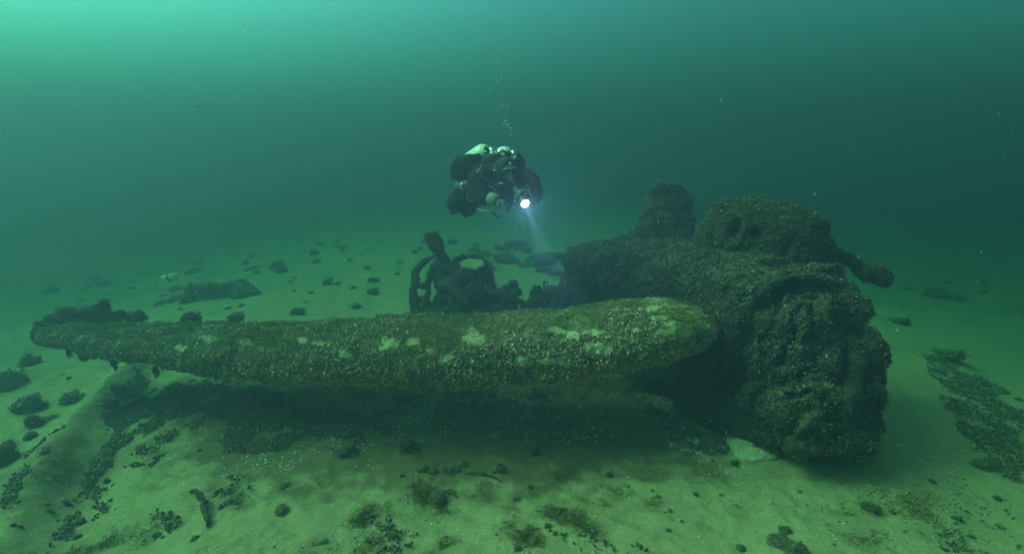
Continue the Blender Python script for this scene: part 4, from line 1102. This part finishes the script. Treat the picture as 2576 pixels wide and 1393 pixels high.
def paint_suit(me):
    co = np.empty(len(me.vertices) * 3, np.float32); me.vertices.foreach_get('co', co); co = co.reshape(-1, 3)
    no = np.empty(len(me.vertices) * 3, np.float32); me.vertices.foreach_get('normal', no); no = no.reshape(-1, 3)
    fold = 1 - np.abs(fbm(co * np.array([9, 9, 16.]), 3, 12)) * 2.2
    co = co + no * (.014 * fold + .008 * fbm(co * 22, 2, 5))[:, None]; me.vertices.foreach_set('co', co.ravel().astype(np.float32)); me.update()
    c = np.array(diver.location)
    for p_ in me.polygons:
        v = np.array(p_.center)
        red = fbm(np.array([v * 3.1]), 2, 5)[0]
        sh1 = np.linalg.norm(v - D(760, 640, 5.12)) < .19; sh2 = np.linalg.norm(v - D(1370, 740, 5.0)) < .17; kn = np.linalg.norm(v - D(560, 1150, 5.75)) < .13
        p_.material_index = 1 if (sh1 or sh2 or kn) else 0
body_ = skinned('body', pts, ed, rad, [M_SUIT, M_SUITRED], diver, 3, 0, paint_suit)

# head: face, hood, mask, regulator
Ff = np.array([.34, -.92, -.16]); Ff /= np.linalg.norm(Ff)
Uu = np.array([-.04, -.18, 1.0]); Uu -= (Uu @ Ff) * Ff; Uu /= np.linalg.norm(Uu); Rr = np.cross(Ff, Uu)   # Rr: the diver's right -> left in picture
Rr = -np.cross(Uu, Ff) if False else np.cross(Ff, Uu)
HC = D(1085, 615, 4.96)
def H(r, f, u): return HC + r * Rr + f * Ff + u * Uu
AX = np.stack([Rr, Ff, Uu])
def face_shape(Dv, P):
    r, f, u = (P - HC) @ Rr, (P - HC) @ Ff, (P - HC) @ Uu
    nose = .030 * np.exp(-(r / .016) ** 2 - ((u + .012) / .026) ** 2) * (f > 0)
    chin = .012 * np.exp(-(r / .03) ** 2 - ((u + .085) / .022) ** 2) * (f > 0)
    eyes = -.010 * (np.exp(-((r - .032) / .016) ** 2 - ((u - .022) / .014) ** 2) + np.exp(-((r + .032) / .016) ** 2 - ((u - .022) / .014) ** 2)) * (f > 0)
    mouth = .006 * np.exp(-(r / .026) ** 2 - ((u + .052) / .010) ** 2) * (f > 0)
    return P + Ff * (nose + chin + eyes + mouth)[..., None]
P, Dv, F = ellipsoid(HC, AX, (.076, .098, .118), 48, 56)
P = face_shape(Dv, P)
mesh_obj('face', P.reshape(-1, 3), F, M_SKIN, diver)
for s_ in (-1, 1):
    P, _, F = ellipsoid(H(s_ * .032, .083, .022), AX, (.013, .013, .011), 12, 16)
    mesh_obj('eye', P.reshape(-1, 3), F, mat_plain('eye_white', (.6, .6, .58), .2), diver)
P, Dv, F = ellipsoid(H(0, -.012, .004), AX, (.096, .112, .134), 60, 80)
r_, f_, u_ = (P - HC) @ Rr, (P - HC) @ Ff, (P - HC) @ Uu
open_ = 1 - sstep(.85, 1.12, np.hypot(r_ / .060, (u_ + .004) / .078)) * 1.0
inn_ = (f_ > 0) * open_
P = P - Ff * (inn_ * .042)[..., None]
hood = mesh_obj('hood', P.reshape(-1, 3), F, M_HOOD, diver)
# pale badge on the hood
q = H(0.0, .098, .094); 
bn = (q - HC) / np.linalg.norm(q - HC); bu = Uu - (Uu @ bn) * bn; bu /= np.linalg.norm(bu); br = np.cross(bn, bu)
poly = [(-.011, -.012), (.011, -.012), (.012, -.006), (.006, .008), (0, .014), (-.006, .008), (-.012, -.006)]
V = np.array([q + bn * .006 + br * a_ + bu * b_ for a_, b_ in poly] + [q - bn * .004 + br * a_ + bu * b_ for a_, b_ in poly])
nb_ = len(poly); F4 = np.array([(i, (i + 1) % nb_, nb_ + (i + 1) % nb_, nb_ + i) for i in range(nb_)]); F7 = np.array([tuple(range(nb_)), tuple(range(2 * nb_ - 1, nb_ - 1, -1))])
mesh_obj('badge', V, [F4, F7], mat_plain('badge_white', (.55, .56, .54), .5), hood, smooth=False)
# mask: a black skirt, two lenses, a bright upper rim
def mask_ring(w, h, d0, sc=1.0):
    a = np.linspace(0, 2 * np.pi, 72, endpoint=False)
    ca, sa = np.cos(a), np.sin(a)
    x = w * np.sign(ca) * np.abs(ca) ** .62; z = h * np.sign(sa) * np.abs(sa) ** .75
    z = z + .010 * np.exp(-(x / .014) ** 2) * (sa < 0) - .004 * np.exp(-(x / .012) ** 2) * (sa > 0)
    return np.array([H(sc * x_, d0 - 1.9 * x_ * x_, .020 + sc * z_) for x_, z_ in zip(x, z)])
R_ = np.array([mask_ring(.070, .038, .078), mask_ring(.072, .040, .098), mask_ring(.070, .038, .112), mask_ring(.064, .033, .114), mask_ring(.060, .030, .106)])
mask = mesh_obj('mask', R_.reshape(-1, 3), grid_faces(5, 72, True), M_RUBBER, diver)
glass, gn, gl, gb = new_mat('mask_glass', .08, .6); gb.inputs['Base Color'].default_value = (.05, .06, .06, 1); gb.inputs['Transmission Weight'].default_value = .75; gb.inputs['IOR'].default_value = 1.2
for s_ in (-1, 1):
    a = np.linspace(0, 2 * np.pi, 40, endpoint=False)
    cx_ = s_ * .031; rr = np.array([.001, .5, 1.0])
    Pn = np.array([[H(cx_ + k * .026 * np.sign(math.cos(t)) * abs(math.cos(t)) ** .8, .106 - 1.9 * (cx_ + k * .026 * math.cos(t)) ** 2 + .001, .020 + k * .026 * math.sin(t)) for t in a] for k in rr])
    mesh_obj('lens', Pn.reshape(-1, 3), grid_faces(3, 40, True), glass, mask)
hose('rim', np.array([H(x_, .117 - 1.9 * x_ * x_, .052 - .007 * math.exp(-(x_ / .012) ** 2) - .004 * (x_ / .05) ** 2) for x_ in np.linspace(-.058, .058, 17)]), .0035, mat_plain('mask_rim_pale', (.72, .76, .74), .25, .7), mask, 50, 8)
# warm reflection seen in one lens is the diver's own cheek: keep the skin visible there
P, _, F = ellipsoid(H(0, .125, -.052), AX, (.030, .026, .026), 20, 28)
reg = mesh_obj('regulator', P.reshape(-1, 3), F, M_RUBBER, diver)
V, F = lathe([(.001, .014), (.016, .013), (.020, .006), (.020, 0)], 24, Ff, H(0, .145, -.052)); mesh_obj('purge_cover', V, F, mat_plain('purge_grey', (.10, .10, .10), .4), reg)

# gloves with five fingers each
def hand(base, along, palm_n, thumb_side, curl, name, parent, mat, sc=1.0):
    along = along / np.linalg.norm(along); side = np.cross(palm_n, along); side /= np.linalg.norm(side); pn = np.cross(along, side)
    side = side * thumb_side
    pts, ed, rad = [base - along * .02 * sc, base + along * .035 * sc, base + along * .075 * sc], [(0, 1), (1, 2)], [.030 * sc, (.036 * sc), (.034 * sc)]
    for i, (off, L) in enumerate([(.030, .074), (.010, .082), (-.011, .076), (-.031, .060)]):
        k0 = base + along * (.088 - .004 * i) * sc + side * off * sc
        d1 = along * math.cos(curl * .5) + pn * -math.sin(curl * .5); d2 = along * math.cos(curl * 1.2) - pn * math.sin(curl * 1.2); d3 = along * math.cos(curl * 1.8) - pn * math.sin(curl * 1.8)
        a1 = k0 + d1 * L * .45 * sc; a2 = a1 + d2 * L * .32 * sc; a3 = a2 + d3 * L * .25 * sc
        n0 = len(pts); pts += [k0, a1, a2, a3]; ed += [(2, n0), (n0, n0 + 1), (n0 + 1, n0 + 2), (n0 + 2, n0 + 3)]; rad += [.0115 * sc, .0105 * sc, .0095 * sc, .008 * sc]
    t0 = base + along * .030 * sc + side * .036 * sc; t1 = t0 + (along * .6 + side * .7 - pn * .4) * .034 * sc; t2 = t1 + (along * .8 + side * .1 - pn * .6) * .030 * sc
    n0 = len(pts); pts += [t0, t1, t2]; ed += [(1, n0), (n0, n0 + 1), (n0 + 1, n0 + 2)]; rad += [.015 * sc, .012 * sc, .010 * sc]
    return skinned(name, pts, ed, rad, mat, parent, 2, 1)
w1 = D(905, 985, 4.72); tgt = D(1130, 1080, 4.62)
hand(w1 + (tgt - w1) * .30, tgt - w1, np.array([-.1, -.2, 1.0]), -1, .75, 'glove', diver, M_GLOVE, 1.0)
cuffd = tgt - w1; cuffd /= np.linalg.norm(cuffd)
V, F = lathe([(.046, -.055), (.056, -.05), (.060, -.02), (.057, .02), (.050, .045), (.040, .05)], 36, cuffd, w1 + cuffd * .01); mesh_obj('cuff', V, F, M_WEB, diver)
# the hand round the torch
TC = D(1330, 1045, 4.52)                                # centre of the torch's glass
TD = np.array([.30, -.86, -.42]); TD /= np.linalg.norm(TD)   # where it points
grip = TC - TD * .16
w2 = D(1350, 985, 4.74)
hand(grip + np.array([.055, .02, .035]), np.array([-.55, -.35, -.15]), np.array([.3, -.2, 1.0]), 1, 1.05, 'glove', diver, M_GLOVE, .95)
V, F = lathe([(.046, -.045), (.054, -.04), (.056, 0), (.052, .035), (.040, .04)], 36, (grip + np.array([.055, .02, .035])) - w2, w2); mesh_obj('cuff', V, F, M_WEB, diver)
P, _, F = ellipsoid(D(1080, 900, 5.06), np.eye(3), (.17, .13, .13), 20, 28)
P = P + .012 * fbm(P * 9, 3, 2)[..., None]; mesh_obj('chest_pouch', P.reshape(-1, 3), F, M_SUIT, diver)
# harness and little white bits of gear on the chest
for k, (a_, b_) in enumerate([((830, 790, 5.0), (945, 900, 4.86)), ((945, 900, 4.86), (950, 790, 4.95))]):
    hose('harness_strap', [a_, ((a_[0] + b_[0]) / 2 + 4, (a_[1] + b_[1]) / 2, (a_[2] + b_[2]) / 2), b_], .010, M_SUIT, diver, 12, 8)
for (cx_, cy_, d_, r_) in [(852, 803, 4.93, .006), (882, 824, 4.92, .006), (912, 844, 4.91, .006), (943, 868, 4.88, .006), (947, 893, 4.86, .006), (985, 776, 4.9, .010), (1010, 773, 4.9, .009), (1032, 770, 4.9, .009), (945, 785, 4.9, .010),
                          (1172, 755, 4.88, .012), (1245, 967, 4.78, .010), (1205, 1003, 4.75, .012), (1180, 1035, 4.75, .007), (1410, 718, 4.90, .007), (925, 596, 4.9, .012)]:
    P, _, F = ellipsoid(D(cx_, cy_, d_), AX, (r_ * 1.3, r_, r_ * .8), 10, 12); mesh_obj('fitting', P.reshape(-1, 3), F, M_STEEL if r_ < .011 else mat_plain('fitting_white', (.6, .64, .6), .4), diver)
# shoulder patch and suit valve
q = D(722, 622, 4.985)
V, F = lathe([(.001, .012), (.020, .012), (.026, .006), (.028, 0), (.030, -.02)], 28, CAMP - q, q); mesh_obj('suit_valve', V, F, M_WEB, diver)
P, _, F = ellipsoid(D(1375, 880, 4.78), AX, (.022, .008, .014), 12, 16); mesh_obj('wrist_gauge', P.reshape(-1, 3), F, mat_plain('gauge_face', (.55, .62, .58), .3), diver)
# fins far behind the knees
for (a_, b_, c_) in [((430, 960, 6.3), (470, 930, 6.6), (500, 900, 6.95)), ((520, 1020, 6.35), (540, 990, 6.7), (560, 960, 7.0))]:
    Pk = np.array([D(*a_), D(*b_), D(*c_)]); P, F = loft(Pk, [.05, .085, .11], [.04, .022, .008], 30, 24, power=2.4); mesh_obj('fin', P.reshape(-1, 3), F, M_RUBBER, diver)
# red-brown pocket / far boot under the body
P, F = loft(np.array([D(640, 1090, 5.6), D(570, 1150, 5.6), D(520, 1195, 5.62)]), [.07, .065, .04], [.06, .055, .035], 30, 24, amps=((8, .01),)); mesh_obj('thigh_pocket', P.reshape(-1, 3), F, M_SUITRED, diver)
# belt buckle strip under the arm
hose('d_ring_strap', [(700, 1110, 5.2), (780, 1140, 5.1), (860, 1150, 5.05), (905, 1180, 5.0)], .012, M_WEB, diver, 20, 8)
hose('tail_strap', [(900, 1150, 4.95), (950, 1215, 4.92), (985, 1230, 4.92), (1010, 1190, 4.92)], .007, M_RUBBER, diver, 24, 8)

# the tanks and what is bolted to them
ta = D(560, 640, 6.05) - D(800, 400, 5.30); ta /= np.linalg.norm(ta)     # runs back from the valves
ta = np.array([-.30, .92, -.12]); ta /= np.linalg.norm(ta)
scuba = empty('scuba_set', D(950, 420, 5.35), 'two white tanks, manifold, hoses and black buoyancy wing on the diver', 'scuba set')
for (cx_, cy_, d_, r_) in [(806, 366, 5.30, .105), (1095, 392, 5.26, .100)]:
    top_ = D(cx_, cy_, d_)
    prof = [(.001, -.005), (.025, 0), (.050, .012), (.075, .035), (.092, .07), (r_, .12), (r_ * 1.0, .50), (r_ * .98, .60), (r_ * .7, .66), (.001, .68)]
    V, F = lathe(prof, 48, ta, top_); tk = mesh_obj('tank', V, F, M_TANK, scuba)
    vb = top_ - ta * .045
    V, F = lathe([(.001, -.035), (.016, -.035), (.018, -.01), (.024, 0), (.024, .03), (.018, .06)], 24, ta, vb); mesh_obj('valve', V, F, M_STEEL, tk)
def bar(name, a_, b_, r_, mat, parent, prof=None):
    a_, b_ = np.array(a_), np.array(b_); L = np.linalg.norm(b_ - a_)
    V, F = lathe(prof(L) if prof else [(.001, 0), (r_, .001), (r_, L - .001), (.001, L)], 20, b_ - a_, a_); return mesh_obj(name, V, F, mat, parent)
knob = lambda L: [(.001, 0), (.018, .002), (.022, .010), (.022, L - .010), (.018, L - .002), (.001, L)]
bar('manifold', D(850, 318, 5.14), D(1200, 375, 5.10), .012, M_STEEL, scuba, lambda L: [(.001, 0), (.017, .002), (.017, .05), (.011, .055), (.011, L * .42), (.02, L * .43), (.02, L * .53), (.011, L * .54), (.011, L - .055), (.017, L - .05), (.017, L - .002), (.001, L)])
bar('valve_knob', D(782, 308, 5.14), D(845, 322, 5.14), .022, M_RUBBER, scuba, knob)
bar('valve_knob', D(1208, 385, 5.10), D(1270, 392, 5.10), .022, M_RUBBER, scuba, knob)
bar('first_stage', D(868, 378, 5.08), D(950, 392, 5.08), .018, M_STEEL, scuba, knob)
bar('first_stage', D(1170, 345, 5.08), D(1185, 400, 5.06), .020, M_STEEL, scuba, knob)
bar('first_stage', D(1175, 425, 5.06), D(1212, 438, 5.06), .016, mat_plain('port_white', (.6, .65, .62), .4), scuba, knob)
bar('valve_body', D(885, 325, 5.10), D(900, 372, 5.10), .022, M_STEEL, scuba, knob)
bar('manifold_guard', D(965, 375, 5.13), D(1010, 350, 5.10), .012, M_STEEL, scuba, knob)
P, _, F = ellipsoid(D(1100, 400, 5.09), AX, (.05, .035, .04), 20, 24); mesh_obj('pad', P.reshape(-1, 3), F, M_BAG, scuba)
hose('hose', [(1010, 365, 5.06), (1045, 380, 5.0), (1050, 440, 4.95)], .0055, M_WEB, scuba)
hose('hose', [(925, 590, 4.88), (935, 530, 4.88), (985, 460, 4.87), (1090, 440, 4.86), (1170, 455, 4.88), (1205, 490, 4.9)], .0050, M_WEB, scuba, 60)
hose('hose', [(870, 400, 5.06), (820, 440, 5.0), (760, 500, 4.97), (735, 590, 4.94), (760, 690, 4.92), (850, 760, 4.9), (945, 780, 4.88)], .0055, M_RUBBER, scuba, 60)
hose('hose', [(850, 410, 5.1), (760, 470, 5.06), (690, 520, 5.02), (640, 580, 5.0)], .0055, M_RUBBER, scuba, 40)
hose('hose', [(560, 890, 5.2), (560, 960, 5.2), (600, 1005, 5.18), (700, 1010, 5.12), (780, 1002, 5.05)], .0045, M_WEB, scuba, 50)
hose('hose', [(1130, 350, 5.1), (1160, 420, 5.05), (1190, 480, 5.0)], .006, M_RUBBER, scuba)
# buoyancy wing: two dark lobes either side of the tanks
for (pl, rw_, rh_) in [([(770, 480, 5.36), (660, 490, 5.36), (550, 530, 5.40), (520, 600, 5.5), (570, 680, 5.62)], [.06, .12, .15, .14, .10], [.07, .11, .13, .12, .09]),
                       ([(1195, 440, 5.22), (1235, 480, 5.22), (1250, 520, 5.26), (1230, 560, 5.35)], [.04, .065, .07, .05], [.05, .065, .07, .05])]:
    K_ = np.array(pl); P, F = loft(W(X0 + K_[:, 0] * SC, Y0 + K_[:, 1] * SC, K_[:, 2]), rw_, rh_, 60, 48, power=2.2, amps=((4, .025), (-9, .012), (12, .012)), seed=8)
    mesh_obj('buoyancy_wing', P.reshape(-1, 3), F, M_BAG, scuba)
P, F = loft(np.array([D(780, 500, 5.26), D(950, 470, 5.18), D(1200, 490, 5.18)]), [.06, .07, .05], [.05, .06, .05], 40, 30, amps=((7, .01),)); mesh_obj('back_plate', P.reshape(-1, 3), F, M_BAG, scuba)
# small bottle at the hip
bt = empty('argon_bottle', D(520, 810, 5.35), 'small dark grey bottle with a wire bail under the arm of the diver', 'bottle')
b0, b1 = D(585, 790, 5.2), D(415, 825, 5.45); L_ = np.linalg.norm(b1 - b0)
V, F = lathe([(.001, 0), (.03, .005), (.045, .03), (.048, .06), (.048, L_ - .04), (.038, L_ - .012), (.001, L_)], 32, b1 - b0, b0); mesh_obj('cylinder', V, F, mat_plain('bottle_grey', (.06, .065, .06), .4), bt)
hose('bail', [(560, 750, 5.22), (500, 765, 5.2), (470, 810, 5.2), (480, 860, 5.2), (492, 870, 5.2), (490, 840, 5.2), (475, 825, 5.2)], .004, M_STEEL, bt, 50)

# ---- the torch
torch = empty('dive_torch', TC, 'lit dive torch held out by the diver, its round glass glaring white', 'torch')
V, F = lathe([(.001, -.30), (.022, -.30), (.026, -.29), (.026, -.10), (.034, -.085), (.043, -.05), (.044, .0), (.040, .004), (.037, -.012)], 40, TD, TC); mesh_obj('body', V, F, M_RUBBER, torch)
m_em = bpy.data.materials.new('lamp_light'); m_em.use_nodes = True; b_ = m_em.node_tree.nodes['Principled BSDF']
b_.inputs['Base Color'].default_value = (.8, .8, .8, 1); b_.inputs['Emission Color'].default_value = (.80, .84, 1.0, 1); b_.inputs['Emission Strength'].default_value = 60
V, F = lathe([(.001, -.006), (.020, -.006), (.0365, -.008)], 40, TD, TC); mesh_obj('lens', V, F, m_em, torch)
ld = bpy.data.lights.new('torch_beam', 'SPOT'); ld.energy = 1500; ld.color = (.80, .76, 1.0); ld.spot_size = math.radians(25); ld.spot_blend = 1.0; ld.shadow_soft_size = .015
lo_ = bpy.data.objects.new('torch_beam', ld); lo_.location = tuple(TC + TD * .012)
BD = D(2080, 2050, 4.3) - TC; BD = W(2180 / 1.59, 1020 / 1.59, 4.9) - TC; BD /= np.linalg.norm(BD)
lo_.rotation_euler = Vector(-BD).to_track_quat('Z', 'Y').to_euler(); COL.objects.link(lo_)
ld2 = bpy.data.lights.new('torch_glow', 'SPOT'); ld2.energy = 26; ld2.color = (.74, .74, 1.0); ld2.spot_size = math.radians(160); ld2.spot_blend = 1.0; ld2.shadow_soft_size = .02
lo2 = bpy.data.objects.new('torch_glow', ld2); lo2.location = tuple(TC + TD * .012); lo2.rotation_euler = Vector(-TD).to_track_quat('Z', 'Y').to_euler(); COL.objects.link(lo2)

# ---- bubbles rising from the diver
m_bub, bn_, bl_, bb_ = new_mat('air_bubble', .05, .8); bb_.inputs['Base Color'].default_value = (.75, .85, .85, 1); bb_.inputs['Transmission Weight'].default_value = .5; bb_.inputs['IOR'].default_value = 1.25
P, _, F = ellipsoid((0, 0, 0), np.eye(3), (1, 1, .7), 10, 14)
bub = mesh_obj('bubble', P.reshape(-1, 3), F, m_bub); first = True
for i in range(100):
    t = random.random() ** .85
    if 0.30 < t < .36 or .52 < t < .56: continue
    y = 358 - 358 * t
    cx_ = 1288 - 62 * t - 18 * math.sin(t * 5) * t + random.gauss(0, 5 + 12 * t)
    if first: o = bub; first = False
    else: o = bub.copy(); COL.objects.link(o)
    o.location = tuple(W(cx_, y, 5.0 + random.uniform(-.15, .15))); r = random.choice([.003, .0035, .0045, .006, .008]); o.scale = (r * random.uniform(.9, 1.6), r, r)
    tag(o, 'tiny silvery air bubble in the column rising above the diver', 'bubble', 'bubbles rising from the diver')
